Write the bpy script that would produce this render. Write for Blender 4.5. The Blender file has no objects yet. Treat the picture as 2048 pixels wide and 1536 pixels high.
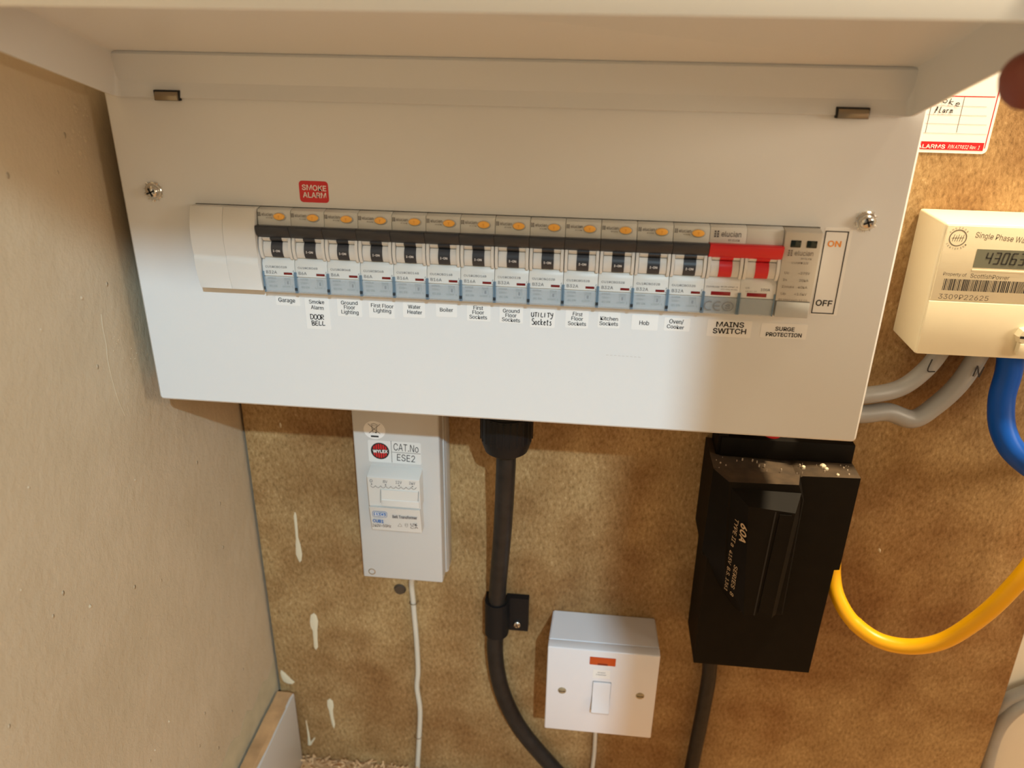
import bpy, bmesh, math, random
from mathutils import Vector, Matrix
C = bpy.context.scene
COL = C.collection
random.seed(7)

# ---------------------------------------------------------------- camera
CAM = Vector((0.20948772, -0.51667143, 0.08638451))
R_ = Vector((0.9942010227, 0.1064134902, 0.0155079161))
U_ = Vector((-0.0577071752, 0.4062479389, 0.9119388653))
F_ = Vector((-0.0907425386, 0.9075454706, -0.4100329383))
FPX = 1580.0
YP = 0.11756            # depth of the consumer unit cover in front of the board (board face is y = 0)
cd = bpy.data.cameras.new('camera'); cam = bpy.data.objects.new('camera', cd); COL.objects.link(cam)
cam.matrix_world = Matrix(((R_.x, U_.x, -F_.x, CAM.x), (R_.y, U_.y, -F_.y, CAM.y), (R_.z, U_.z, -F_.z, CAM.z), (0, 0, 0, 1)))
cd.sensor_width = 36; cd.lens = FPX/2048*36; cd.clip_start = 0.01; cd.clip_end = 50
cd.dof.use_dof = True; cd.dof.focus_distance = 0.47; cd.dof.aperture_fstop = 8.0
C.camera = cam

# ---------------------------------------------------------------- world, lamps, exposure
w = bpy.data.worlds.new('world'); C.world = w; w.use_nodes = True
bg = w.node_tree.nodes['Background']; bg.inputs[0].default_value = (1.0, 0.86, 0.70, 1); bg.inputs[1].default_value = 0.17

def lamp(name, pos, target, power, size, col):
    l = bpy.data.lights.new(name, 'AREA'); l.shape = 'DISK'; l.size = size; l.energy = power; l.color = col
    o = bpy.data.objects.new(name, l); COL.objects.link(o); o.location = pos
    o.rotation_euler = (Vector(target)-Vector(pos)).to_track_quat('-Z', 'Y').to_euler()
    return o
lamp('room_lamp', (0.75, -2.0, 1.22), (0.16, 0, -0.15), 42, 0.04, (0.62, 0.86, 1.0))
lamp('cupboard_lamp', (0.60, -0.115, 0.55), (0.42, -0.03, -0.1), 12, 0.07, (1.0, 0.80, 0.52))
lamp('side_lamp', (1.20, -0.50, 0.20), (0.1, -0.1, -0.1), 5.2, 0.30, (1.0, 0.84, 0.62))
C.view_settings.view_transform = 'Standard'; C.view_settings.look = 'None'
C.view_settings.gamma = 1; C.view_settings.use_curve_mapping = False
C.view_settings.exposure = 0.0

# ---------------------------------------------------------------- helpers
def at(u, v, **k):
    d = F_ + R_*((u-1024)/FPX) - U_*((v-768)/FPX)
    (a, val), = k.items(); i = 'xyz'.index(a)
    return CAM + d*((val-CAM[i])/d[i])
def world_loc(o):
    p = Vector((0, 0, 0))
    while o is not None: p += o.location; o = o.parent
    return p
def finish(name, bm, mat, parent=None, ang=35):
    off = world_loc(parent)
    if off.length: bmesh.ops.translate(bm, vec=-off, verts=bm.verts)
    bmesh.ops.recalc_face_normals(bm, faces=bm.faces) if ang else None
    if ang:
        for f in bm.faces: f.smooth = True
        for e in bm.edges:
            if len(e.link_faces) == 2:
                e.smooth = e.calc_face_angle(0) < math.radians(ang)
            else: e.smooth = False
    me = bpy.data.meshes.new(name); bm.to_mesh(me); bm.free()
    for m in (mat if isinstance(mat, (list, tuple)) else [mat]): me.materials.append(m)
    o = bpy.data.objects.new(name, me); COL.objects.link(o); o.parent = parent
    return o
def thing(name, loc, label, cat, group=None):
    o = bpy.data.objects.new(name, None); COL.objects.link(o); o.location = loc; o.empty_display_size = .01
    o['label'] = label; o['category'] = cat
    if group: o['group'] = group
    return o
def tag(o, label, cat, group=None):
    o['label'] = label; o['category'] = cat
    if group: o['group'] = group
    return o
def box(bm, x0, x1, y0, y1, z0, z1, bev=0, seg=2, mi=0):
    vs = [bm.verts.new((x, y, z)) for x in (x0, x1) for y in (y0, y1) for z in (z0, z1)]
    fs = [bm.faces.new([vs[i] for i in q]) for q in ((0, 1, 3, 2), (4, 6, 7, 5), (0, 4, 5, 1), (2, 3, 7, 6), (0, 2, 6, 4), (1, 5, 7, 3))]
    for f in fs: f.material_index = mi
    if bev:
        es = list({e for f in fs for e in f.edges})
        r = bmesh.ops.bevel(bm, geom=es, offset=bev, segments=seg, affect='EDGES', profile=.5)
        for f in r['faces']: f.material_index = mi
def prism(bm, pts, x0, x1, bev=0, mi=0):
    """pts are (y, z); extruded along x"""
    a = [bm.verts.new((x0, p[0], p[1])) for p in pts]; b = [bm.verts.new((x1, p[0], p[1])) for p in pts]
    n = len(pts); fs = [bm.faces.new(a), bm.faces.new(b[::-1])]
    for i in range(n): fs.append(bm.faces.new((a[i], b[i], b[(i+1) % n], a[(i+1) % n])))
    for f in fs: f.material_index = mi
    if bev:
        es = list({e for f in fs[:2] for e in f.edges})
        bmesh.ops.bevel(bm, geom=es, offset=bev, segments=2, affect='EDGES', profile=.5)
def plate(bm, pts, y0, y1):
    """pts are (x, z); extruded along y"""
    a = [bm.verts.new((p[0], y0, p[1])) for p in pts]; b = [bm.verts.new((p[0], y1, p[1])) for p in pts]
    n = len(pts); bm.faces.new(a); bm.faces.new(b[::-1])
    for i in range(n): bm.faces.new((a[i], b[i], b[(i+1) % n], a[(i+1) % n]))
def rrect(x0, x1, z0, z1, r, n=4):
    out = []
    for cx, cz, a0 in ((x1-r, z1-r, 0), (x0+r, z1-r, 90), (x0+r, z0+r, 180), (x1-r, z0+r, 270)):
        for k in range(n+1):
            a = math.radians(a0+90*k/n); out.append((cx+r*math.cos(a), cz+r*math.sin(a)))
    return out
def ell(cx, cz, rx, rz, n=24):
    return [(cx+rx*math.cos(2*math.pi*k/n), cz+rz*math.sin(2*math.pi*k/n)) for k in range(n)]
def lathe(bm, prof, c, axis='y', n=28):
    """prof: (radius, height along axis)"""
    rings = []
    for r, h in prof:
        ring = []
        for k in range(n):
            a = 2*math.pi*k/n; p, q = r*math.cos(a), r*math.sin(a)
            ring.append(bm.verts.new((c[0]+p, c[1]+h, c[2]+q) if axis == 'y' else (c[0]+p, c[1]+q, c[2]+h)))
        rings.append(ring)
    for a, b in zip(rings, rings[1:]):
        for k in range(n): bm.faces.new((a[k], a[(k+1) % n], b[(k+1) % n], b[k]))
    bm.faces.new(rings[0]); bm.faces.new(rings[-1][::-1])
def spline(P, n=10):
    P = [Vector(p) for p in P]; Q = [P[0]*2-P[1]]+P+[P[-1]*2-P[-2]]; out = []
    for i in range(1, len(Q)-2):
        a, b, c, d = Q[i-1:i+3]
        for k in range(n):
            t = k/n
            out.append(.5*((2*b)+(c-a)*t+(2*a-5*b+4*c-d)*t*t+(3*b-a-3*c+d)*t**3))
    out.append(P[-1]); return out
def tube(bm, P, r, n=14, smooth=10, flat=1.0):
    pts = spline(P, smooth) if smooth else [Vector(p) for p in P]
    rings = []; up = Vector((0, -1, 0))
    for i, p in enumerate(pts):
        t = (pts[min(i+1, len(pts)-1)]-pts[max(i-1, 0)]).normalized()
        s = t.cross(up)
        if s.length < .1: s = t.cross(Vector((1, 0, 0)))
        s.normalize(); q = s.cross(t).normalized()
        rr = r[min(int(i*len(r)/len(pts)), len(r)-1)] if isinstance(r, list) else r
        rings.append([bm.verts.new(p+s*rr*math.cos(2*math.pi*k/n)+q*rr*flat*math.sin(2*math.pi*k/n)) for k in range(n)])
    for a, b in zip(rings, rings[1:]):
        for k in range(n): bm.faces.new((a[k], a[(k+1) % n], b[(k+1) % n], b[k]))
    bm.faces.new(rings[0]); bm.faces.new(rings[-1][::-1])

# ---------------------------------------------------------------- lettering
_tc = {}
import os
_fp = os.path.join(bpy.utils.resource_path('LOCAL'), 'datafiles', 'fonts', 'Inter.woff2')   # the interface font that ships with Blender
try: FONT = bpy.data.fonts.load(_fp) if os.path.exists(_fp) else None
except Exception: FONT = None
def glyphs(s, bold=0.0, shear=0.0):
    key = (s, shear)
    if key not in _tc:
        c = bpy.data.curves.new('t', 'FONT'); c.body = s; c.size = 1; c.resolution_u = 2; c.shear = shear
        c.fill_mode = 'FRONT'
        if FONT: c.font = FONT
        o = bpy.data.objects.new('t', c); me = bpy.data.meshes.new_from_object(o)
        vs = [v.co.copy() for v in me.vertices]; fs = [tuple(p.vertices) for p in me.polygons]
        bpy.data.objects.remove(o); bpy.data.curves.remove(c); bpy.data.meshes.remove(me)
        xs = [v.x for v in vs]
        _tc[key] = (vs, fs, min(xs), max(xs))
    return _tc[key]
CAPH = 0.70 if FONT is None else 0.54
def write(bm, s, o, xd, zd, width, cap, bold=0.0, shear=0.0):
    """o: left end of the base line; width and cap height in metres"""
    vs, fs, a, b = glyphs(s, bold, shear); o = Vector(o); xd = Vector(xd); zd = Vector(zd)
    cps = [(0, 0)] if not bold else [(0, 0), (-bold, 0), (bold, 0)] if bold < .015 else [(0, 0), (-bold, 0), (bold, 0), (0, -bold), (0, bold)]
    fw = zd.cross(xd).normalized()*.000006      # heavier weights are struck more than once, each a hair apart
    for k, (ox, oz) in enumerate(cps):
        nv = [bm.verts.new(o+xd*((v.x-a)/(b-a)*width+ox*cap/CAPH)+zd*((v.y+oz)/CAPH*cap)-fw*k) for v in vs]
        for f in fs:
            try: bm.faces.new([nv[i] for i in f])
            except ValueError: pass
X = (1, 0, 0); Z = (0, 0, 1)
def wpx(bm, s, u0, v0, u1, v1, hpx, y, bold=0.0, shear=0.0):
    """lettering whose mid line runs from pixel (u0,v0) to (u1,v1) on the plane y"""
    a = at(u0, v0, y=y); b = at(u1, v1, y=y); d = b-a
    cap = abs((at(u0, v0-hpx/2, y=y)-at(u0, v0+hpx/2, y=y)).z)
    xd = d.normalized(); zd = Vector((-xd.z, 0, xd.x))
    write(bm, s, a-zd*cap/2, xd, zd, d.length, cap, bold, shear)
# hand written strokes, unit box letters
HW = {
 'D': [[(0, 1), (.05, 0)], [(-.1, .95), (.5, .9), (.7, .5), (.45, .08), (0, 0)]],
 'O': [[(.35, 1), (.05, .7), (.05, .25), (.35, 0), (.65, .25), (.65, .75), (.35, 1)]],
 'R': [[(0, 1), (.05, 0)], [(-.05, .95), (.5, .95), (.55, .6), (.05, .5), (.65, .05)]],
 'B': [[(0, 1), (.05, 0)], [(-.05, 1), (.5, .9), (.45, .6), (.1, .52), (.6, .35), (.5, .05), (0, 0)]],
 'E': [[(.6, 1), (.1, .9), (.05, .5), (.05, .05), (.6, .02)], [(.05, .5), (.5, .52)]],
 'L': [[(.1, 1), (.02, .1), (.6, .08)]],
 'U': [[(0, 1), (0, .3), (.25, 0), (.55, .3), (.55, 1)], [(.55, 1), (.6, .1)]],
 'T': [[(0, .95), (.7, 1)], [(.35, .95), (.3, 0)]],
 'I': [[(.2, 1), (.15, 0)]],
 'l': [[(.2, 1.05), (.1, 0), (.4, .02)]],
 'Y': [[(0, 1), (.25, .5), (.6, .55)], [(.65, 1), (.55, .3), (.3, -.3), (0, -.2)]],
 'S': [[(.6, .95), (.2, 1), (.05, .7), (.5, .5), (.6, .2), (.3, 0), (0, .1)]],
 'o': [[(.3, .6), (.05, .4), (.1, .05), (.4, .05), (.5, .4), (.3, .6)]],
 'c': [[(.5, .5), (.2, .6), (.05, .3), (.2, .03), (.5, .1)]],
 'k': [[(.05, 1), (.05, 0)], [(.45, .6), (.08, .3), (.5, 0)]],
 'e': [[(.05, .35), (.45, .4), (.3, .62), (.05, .4), (.15, .03), (.5, .1)]],
 't': [[(.25, .9), (.2, .05), (.45, .05)], [(0, .62), (.5, .65)]],
 's': [[(.45, .6), (.1, .55), (.4, .25), (.3, 0), (0, .05)]],
 'm': [[(0, .6), (.02, 0)], [(.02, .45), (.2, .6), (.27, 0)], [(.27, .45), (.45, .6), (.52, 0)]],
 'A': [[(-.1, -.15), (.05, .5), (.2, 1), (.3, .9), (.2, .3)], [(0, .4), (.3, .5)]],
 'a': [[(.4, .55), (.1, .5), (.05, .1), (.3, .08), (.42, .5), (.45, 0)]],
 'r': [[(.05, .6), (.08, 0)], [(.08, .4), (.25, .6), (.45, .5)]],
 'n': [[(.05, .6), (.08, 0)], [(.08, .4), (.3, .6), (.4, .3), (.5, -.1)]],
 'N': [[(0, 0), (.05, 1)], [(.05, 1), (.55, 0)], [(.55, 0), (.65, 1)]],
}
def ribbon(bm, pts, wd, y):
    pts = [Vector(p) for p in pts]; L = []; Rr = []
    for i, p in enumerate(pts):
        t = (pts[min(i+1, len(pts)-1)]-pts[max(i-1, 0)]).normalized(); n = Vector((-t.z, 0, t.x))*wd/2
        L.append(bm.verts.new(p+n)); Rr.append(bm.verts.new(p-n))
    for i in range(len(pts)-1): bm.faces.new((L[i], L[i+1], Rr[i+1], Rr[i]))
def hand(bm, s, u0, v0, u1, v1, hpx, y, wd=.00045):
    a = at(u0, v0, y=y); b = at(u1, v1, y=y); d = b-a; n = len(s); cw = d.length/n
    cap = abs((at(u0, v0-hpx/2, y=y)-at(u0, v0+hpx/2, y=y)).z); xd = d.normalized(); zd = Vector((-xd.z, 0, xd.x))
    for i, ch in enumerate(s):
        for k, st in enumerate(HW.get(ch, [])):
            pp = spline([(p[0], 0, p[1]) for p in st], 4) if len(st) > 2 else [Vector((p[0], 0, p[1])) for p in st]
            q = [a-zd*cap/2+xd*(i*cw+p.x*cw*1.25)+zd*(p.z*cap)+Vector((0, -.00001*k, 0)) for p in pp]
            ribbon(bm, q, wd, y)

# ---------------------------------------------------------------- materials
def nodes(name):
    m = bpy.data.materials.new(name); m.use_nodes = True; nt = m.node_tree
    return m, nt, nt.nodes['Principled BSDF']
def mat(name, col, rough=.5, metal=0, coat=0, bump=0, bscale=400, var=0, vscale=40, spec=.5, detail=3, trans=0, alpha=1):
    m, nt, b = nodes(name); N = nt.nodes; Lk = nt.links
    b.inputs['Base Color'].default_value = (*col, 1); b.inputs['Roughness'].default_value = rough
    b.inputs['Metallic'].default_value = metal; b.inputs['Coat Weight'].default_value = coat
    b.inputs['Specular IOR Level'].default_value = spec; b.inputs['Transmission Weight'].default_value = trans
    b.inputs['Alpha'].default_value = alpha
    if var or bump: tc = N.new('ShaderNodeTexCoord')
    if var:
        n = N.new('ShaderNodeTexNoise'); n.inputs['Scale'].default_value = vscale; n.inputs['Detail'].default_value = detail
        Lk.new(tc.outputs['Object'], n.inputs['Vector'])
        mx = N.new('ShaderNodeMix'); mx.data_type = 'RGBA'
        mx.inputs[6].default_value = (*[c*(1-var) for c in col], 1); mx.inputs[7].default_value = (*[min(1, c*(1+var)) for c in col], 1)
        Lk.new(n.outputs['Fac'], mx.inputs[0]); Lk.new(mx.outputs[2], b.inputs['Base Color'])
    if bump:
        n2 = N.new('ShaderNodeTexNoise'); n2.inputs['Scale'].default_value = bscale; n2.inputs['Detail'].default_value = 4
        Lk.new(tc.outputs['Object'], n2.inputs['Vector'])
        bp = N.new('ShaderNodeBump'); bp.inputs['Strength'].default_value = bump; bp.inputs['Distance'].default_value = .0005
        Lk.new(n2.outputs['Fac'], bp.inputs['Height']); Lk.new(bp.outputs['Normal'], b.inputs['Normal'])
    return m
def ramp(N, Lk, src, stops):
    r = N.new('ShaderNodeValToRGB'); e = r.color_ramp.elements
    while len(e) < len(stops): e.new(.5)
    for el, (p, c) in zip(e, stops): el.position = p; el.color = (*c, 1)
    Lk.new(src, r.inputs[0]); return r
def noise(N, Lk, co, sc, det=4, rough=.6):
    n = N.new('ShaderNodeTexNoise'); n.inputs['Scale'].default_value = sc; n.inputs['Detail'].default_value = det; n.inputs['Roughness'].default_value = rough
    Lk.new(co, n.inputs['Vector']); return n
def mixc(N, Lk, fac, a, b, mode='MIX'):
    m = N.new('ShaderNodeMix'); m.data_type = 'RGBA'; m.blend_type = mode
    for s, v in ((m.inputs[0], fac), (m.inputs[6], a), (m.inputs[7], b)):
        if hasattr(v, 'links'): Lk.new(v, s)
        else: s.default_value = v if isinstance(v, (int, float)) else (*v, 1)
    return m.outputs[2]
def chipboard():
    m, nt, b = nodes('chipboard'); N = nt.nodes; Lk = nt.links
    tc = N.new('ShaderNodeTexCoord').outputs['Object']
    mp = N.new('ShaderNodeMapping'); mp.inputs['Rotation'].default_value = (0, .5, 0); mp.inputs['Scale'].default_value = (1, 1, .55); Lk.new(tc, mp.inputs[0])
    n1 = noise(N, Lk, mp.outputs[0], 420, 5, .7); n2 = noise(N, Lk, tc, 7, 3); n3 = noise(N, Lk, tc, 28, 4); n4 = noise(N, Lk, mp.outputs[0], 190, 2)
    base = ramp(N, Lk, n1.outputs['Fac'], [(.28, (.16, .095, .036)), (.45, (.31, .195, .087)), (.6, (.40, .265, .130)), (.76, (.62, .47, .28))])
    blot = ramp(N, Lk, n2.outputs['Fac'], [(.36, (.78, .64, .50)), (.60, (1.12, 1.14, 1.08))])
    c = mixc(N, Lk, 1.0, base.outputs[0], blot.outputs[0], 'MULTIPLY')
    b3 = ramp(N, Lk, n3.outputs['Fac'], [(.3, (.84, .80, .74)), (.6, (1.05, 1.05, 1.05))])
    c = mixc(N, Lk, 1.0, c, b3.outputs[0], 'MULTIPLY')
    sp = ramp(N, Lk, n4.outputs['Fac'], [(.18, (1, 1, 1)), (.3, (0, 0, 0))])
    c = mixc(N, Lk, sp.outputs[0], c, (.16, .075, .03))
    # brown knots and stains with a shape of their own
    for px, pz, rx, rz, col in ((0.0, -.462, .010, .004, (.16, .08, .035)), (.012, -.464, .003, .003, (.12, .05, .02)), (-.018, -.40, .004, .004, (.2, .08, .03)), (.222, -.284, .004, .007, (.2, .11, .05)), (.255, -.285, .004, .004, (.17, .08, .04)), (.395, -.44, .006, .003, (.26, .14, .06)), (.345, -.425, .002, .002, (.16, .08, .04)), (.08, -.38, .002, .002, (.2, .1, .04))):
        mp2 = N.new('ShaderNodeMapping'); mp2.inputs['Location'].default_value = (-px/rx, 0, -pz/rz); mp2.inputs['Scale'].default_value = (1/rx, 0, 1/rz)
        Lk.new(tc, mp2.inputs[0]); ln = N.new('ShaderNodeVectorMath'); ln.operation = 'LENGTH'; Lk.new(mp2.outputs[0], ln.inputs[0])
        ad = N.new('ShaderNodeMath'); ad.operation = 'ADD'; Lk.new(ln.outputs['Value'], ad.inputs[0]); Lk.new(n3.outputs['Fac'], ad.inputs[1])
        k = ramp(N, Lk, ad.outputs[0], [(.75, (.75, .75, .75)), (1.0, (0, 0, 0))]); 
        c = mixc(N, Lk, k.outputs[0], c, col)
    Lk.new(c, b.inputs['Base Color']); b.inputs['Roughness'].default_value = .62; b.inputs['Specular IOR Level'].default_value = .3
    bp = N.new('ShaderNodeBump'); bp.inputs['Strength'].default_value = .6; bp.inputs['Distance'].default_value = .0008
    Lk.new(n1.outputs['Fac'], bp.inputs['Height']); Lk.new(bp.outputs['Normal'], b.inputs['Normal'])
    return m
def plaster():
    m, nt, b = nodes('plaster'); N = nt.nodes; Lk = nt.links
    tc = N.new('ShaderNodeTexCoord').outputs['Object']
    mp = N.new('ShaderNodeMapping'); mp.inputs['Rotation'].default_value = (.7, 0, 0); mp.inputs['Scale'].default_value = (1, 1, .7); Lk.new(tc, mp.inputs[0])
    n1 = noise(N, Lk, tc, 9, 4); n2 = noise(N, Lk, mp.outputs[0], 190, 6, .7); n3 = noise(N, Lk, mp.outputs[0], 45, 5, .65)
    r = ramp(N, Lk, n1.outputs['Fac'], [(.3, (.48, .395, .275)), (.65, (.55, .46, .335))])
    c = r.outputs[0]
    vo = N.new('ShaderNodeTexVoronoi'); vo.inputs['Scale'].default_value = 60; Lk.new(mp.outputs[0], vo.inputs['Vector'])
    k = ramp(N, Lk, vo.outputs['Distance'], [(.02, (1, 1, 1)), (.07, (0, 0, 0))])
    ad = N.new('ShaderNodeMath'); ad.operation = 'MULTIPLY_ADD'; ad.inputs[1].default_value = .16; Lk.new(n3.outputs['Fac'], ad.inputs[0])
    mu = N.new('ShaderNodeMath'); mu.operation = 'MULTIPLY'; mu.inputs[1].default_value = .12; Lk.new(n2.outputs['Fac'], mu.inputs[0]); Lk.new(mu.outputs[0], ad.inputs[2])
    ad2 = N.new('ShaderNodeMath'); ad2.operation = 'MULTIPLY_ADD'; ad2.inputs[1].default_value = .25; Lk.new(k.outputs[0], ad2.inputs[0]); Lk.new(ad.outputs[0], ad2.inputs[2])
    Lk.new(c, b.inputs['Base Color']); b.inputs['Roughness'].default_value = .55; b.inputs['Specular IOR Level'].default_value = .35
    bp = N.new('ShaderNodeBump'); bp.inputs['Strength'].default_value = 1.0; bp.inputs['Distance'].default_value = .005
    Lk.new(ad2.outputs[0], bp.inputs['Height']); Lk.new(bp.outputs['Normal'], b.inputs['Normal'])
    return m
M = dict(
    board=chipboard(), plaster=plaster(),
    enamel=mat('white_enamel', (.715, .73, .74), .33, coat=.15, bump=.02, bscale=1500),
    plastic=mat('white_plastic', (.70, .705, .69), .38),
    plastic2=mat('cool_white_plastic', (.66, .68, .67), .4),
    grey_print=mat('grey_print', (.10, .10, .11), .6),
    black_print=mat('black_print', (.012, .012, .014), .6),
    dark=mat('charcoal_plastic', (.030, .034, .044), .38),
    orange=mat('orange_plastic', (1.0, .53, .10), .3),
    red=mat('red_plastic', (.62, .016, .025), .35),
    redwin=mat('dark_red_window', (.16, .008, .010), .2),
    green=mat('dark_green_window', (.008, .016, .010), .15),
    slot=mat('dark_recess', (.01, .01, .01), .7),
    clear=mat('clear_cover', (.50, .58, .64), .12, alpha=.34),
    clip=mat('blue_tinted_clear_plastic', (.16, .26, .36), .12, alpha=.75),
    cgrey=mat('grey_cover', (.46, .48, .48), .3),
    spd=mat('beige_plastic', (.56, .53, .47), .42),
    paper=mat('white_paper', (.80, .80, .79), .45),
    redpaper=mat('red_vinyl', (.60, .012, .018), .35),
    white_print=mat('white_print', (.85, .82, .80), .5),
    orange_print=mat('orange_print', (.85, .30, .03), .5),
    pink_print=mat('pink_print', (.75, .35, .33), .6),
    steel=mat('zinc_steel', (.62, .60, .56), .22, metal=1, var=.2, vscale=600),
    brass=mat('nickel_screw', (.50, .45, .36), .3, metal=1),
    dullbrass=mat('dull_brass', (.36, .31, .20), .35, metal=.4),
    spring=mat('spring_steel', (.34, .28, .20), .35, metal=1),
    bell=mat('light_grey_plastic', (.56, .555, .54), .4, bump=.05, bscale=900),
    bellmod=mat('white_grey_plastic', (.66, .65, .62), .38),
    cream=mat('cream_plastic', (.74, .66, .47), .42, var=.03),
    lcd=mat('lcd_glass', (.16, .165, .12), .15),
    lcdd=mat('lcd_digit', (.035, .035, .03), .4),
    black=mat('black_bakelite', (.006, .0045, .003), .62, spec=.12, var=.3, vscale=90, bump=.05, bscale=500),
    dust=mat('dusty_bakelite', (.060, .038, .019), .85, var=.75, vscale=110, detail=6, bump=.6, bscale=300),
    gold_print=mat('gold_print', (.62, .46, .28), .5),
    rubber=mat('black_rubber', (.006, .006, .007), .5, spec=.25),
    armour=mat('scuffed_black_sheath', (.016, .014, .013), .42, spec=.3, var=.8, vscale=120, bump=.15, bscale=250),
    grey=mat('grey_sheath', (.27, .265, .255), .42, var=.06),
    dgrey=mat('grey_sheath_old', (.30, .30, .29), .45, var=.15),
    blue=mat('blue_sheath', (.002, .075, .42), .42, spec=.25),
    yellow=mat('yellow_sheath', (.90, .47, .004), .35),
    wcord=mat('white_sheath', (.60, .56, .47), .5, var=.08),
    gloss=mat('white_gloss_plastic', (.735, .74, .785), .22, coat=.3),
    neon=mat('amber_neon_lens', (.50, .07, .012), .18),
    gloss_paint=mat('white_gloss_paint', (.60, .585, .57), .35),
    wood=mat('raw_wood', (.52, .30, .14), .7, var=.5, vscale=60, bump=.5, bscale=200),
    strip=mat('old_yellowed_plaster', (.46, .40, .27), .7, var=.25, vscale=60, bump=.4, bscale=160),
    drip=mat('dried_cream_paint', (.68, .60, .43), .5),
    wallw=mat('cream_wall_paint', (.70, .66, .56), .6, var=.1, vscale=12, bump=.3, bscale=90),
    skin=mat('skin', (.19, .045, .030), .5, var=.12, vscale=90, bump=.1, bscale=700),
    blueprint=mat('blue_print', (.03, .14, .40), .5),
    ink=mat('black_ink', (.01, .01, .012), .5),
)
for k in ('clear', 'clip'): M[k].surface_render_method = 'DITHERED' if hasattr(M[k], 'surface_render_method') else M[k].surface_render_method
def nb(): return bmesh.new()
def part(name, mat_, parent, fn, ang=35, label=None):
    bm = nb(); fn(bm); o = finish(name, bm, mat_, parent, ang)
    if label: o['label'] = label
    return o

# ================================================================ SETTING
def struct(name, mat_, fn, parent=None, ang=35):
    o = part(name, mat_, parent, fn, ang)
    if parent is None: o['kind'] = 'structure'
    return o
XW = -.0515; ZF = -.548
wl = struct('wall_left', M['plaster'], lambda b: box(b, XW-.08, XW, -1.2, .02, ZF-.1, .9))
struct('added_shade_wall', M['wallw'], lambda b: (box(b, XW-.08, 1.3, -.93, -.90, .510, .9), box(b, .475, 1.3, -.93, -.90, ZF, .510)))  # added unseen wall, its doorway shaped to shade the lid and right side
struct('wall_back', M['wallw'], lambda b: box(b, XW-.2, 1.3, .0185, .10, ZF-.1, .9))
struct('floor', M['wood'], lambda b: box(b, XW-.2, 1.3, -1.2, .05, ZF-.04, ZF))
def ragged(b):
    n = 60; top = []; 
    for i in range(n+1):
        y = -.50+.50*i/n; z = -.434+.004*math.sin(i*1.7)+random.uniform(-.002, .002)-.0*i
        top.append((y, z))
    pts = [(-.0, -.4605), (-.50, -.4605)]
    a = [b.verts.new((XW+.0001, y, z)) for y, z in top]; c = [b.verts.new((XW+.0002, y, z-.0002)) for y, z in top]
    d = [b.verts.new((XW+.0002, y, -.4605)) for y, z in top]
    for i in range(n):
        b.faces.new((a[i], a[i+1], c[i+1], c[i])); b.faces.new((c[i], c[i+1], d[i+1], d[i]))
part('bare_plaster_strip', M['strip'], wl, ragged, 0, 'ragged yellowish strip of bare plaster above the skirting')
def ridge(b):
    rnd = random.Random(2)
    pts = [at(u, v, x=XW) for u, v in ((202, 628), (205, 655), (212, 690), (215, 720), (224, 760), (236, 800), (250, 832))]
    tube(b, [p+Vector((.0001, 0, 0)) for p in pts], .00035, n=6, smooth=6)
part('paint_ridge', M['plaster'], wl, ridge, 60)
def nub(u, v, r):
    p = at(u, v, x=XW)
    def f(b):
        n = 7; top = b.verts.new((XW+r*.8, p.y, p.z)); k = [b.verts.new((XW+r*.5, p.y+r*.6*math.cos(a*6.283/n), p.z+r*.7*math.sin(a*6.283/n))) for a in range(n)]; o = [b.verts.new((XW-.0001, p.y+r*math.cos(a*6.283/n), p.z+1.3*r*math.sin(a*6.283/n))) for a in range(n)]
        for i in range(n):
            j = (i+1) % n; b.faces.new((k[i], k[j], top)); b.faces.new((o[i], o[j], k[j], k[i]))
    part('paint_nub', M['plaster'], wl, f, 60)
_r = random.Random(4)
for u, v, r in [(149, 213, .0012), (152, 222, .0008), (160, 305, .0013), (146, 262, .001), (158, 330, .0009), (163, 596, .001), (178, 425, .0007), (82, 660, .0007), (180, 1213, .0012), (338, 1443, .001), (42, 1180, .0007), (57, 975, .0008), (310, 1500, .0008), (270, 960, .0007)]+[(_r.uniform(135, 175), _r.uniform(205, 340), _r.uniform(.0004, .0010)) for k in range(22)]+[(_r.uniform(225, 275), _r.uniform(660, 720), .00045) for k in range(10)]: nub(u, v, r)
# skirting board along the left wall, sawn top edge
def skirt(b):
    box(b, XW+.0022, -.0335, -1.1, -.006, ZF, -.4615, .0006)
sk = struct('baseboard_left', M['gloss_paint'], skirt)
def sktop(b):
    n = 70; prev = None
    for i in range(n+1):
        y = -1.1+1.094*i/n; z = -.4610+random.uniform(-.0004, .0008)
        cur = (b.verts.new((XW+.0024, y, z)), b.verts.new((-.0385, y, z+random.uniform(-.0006, .0008))), b.verts.new((-.0345+random.uniform(-.0008, .0006), y, -.4616)))
        if prev:
            b.faces.new((prev[0], cur[0], cur[1], prev[1])); b.faces.new((prev[1], cur[1], cur[2], prev[2]))
        prev = cur
part('sawn_top_edge', M['wood'], sk, sktop, 0, 'rough raw wood top edge')
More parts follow.
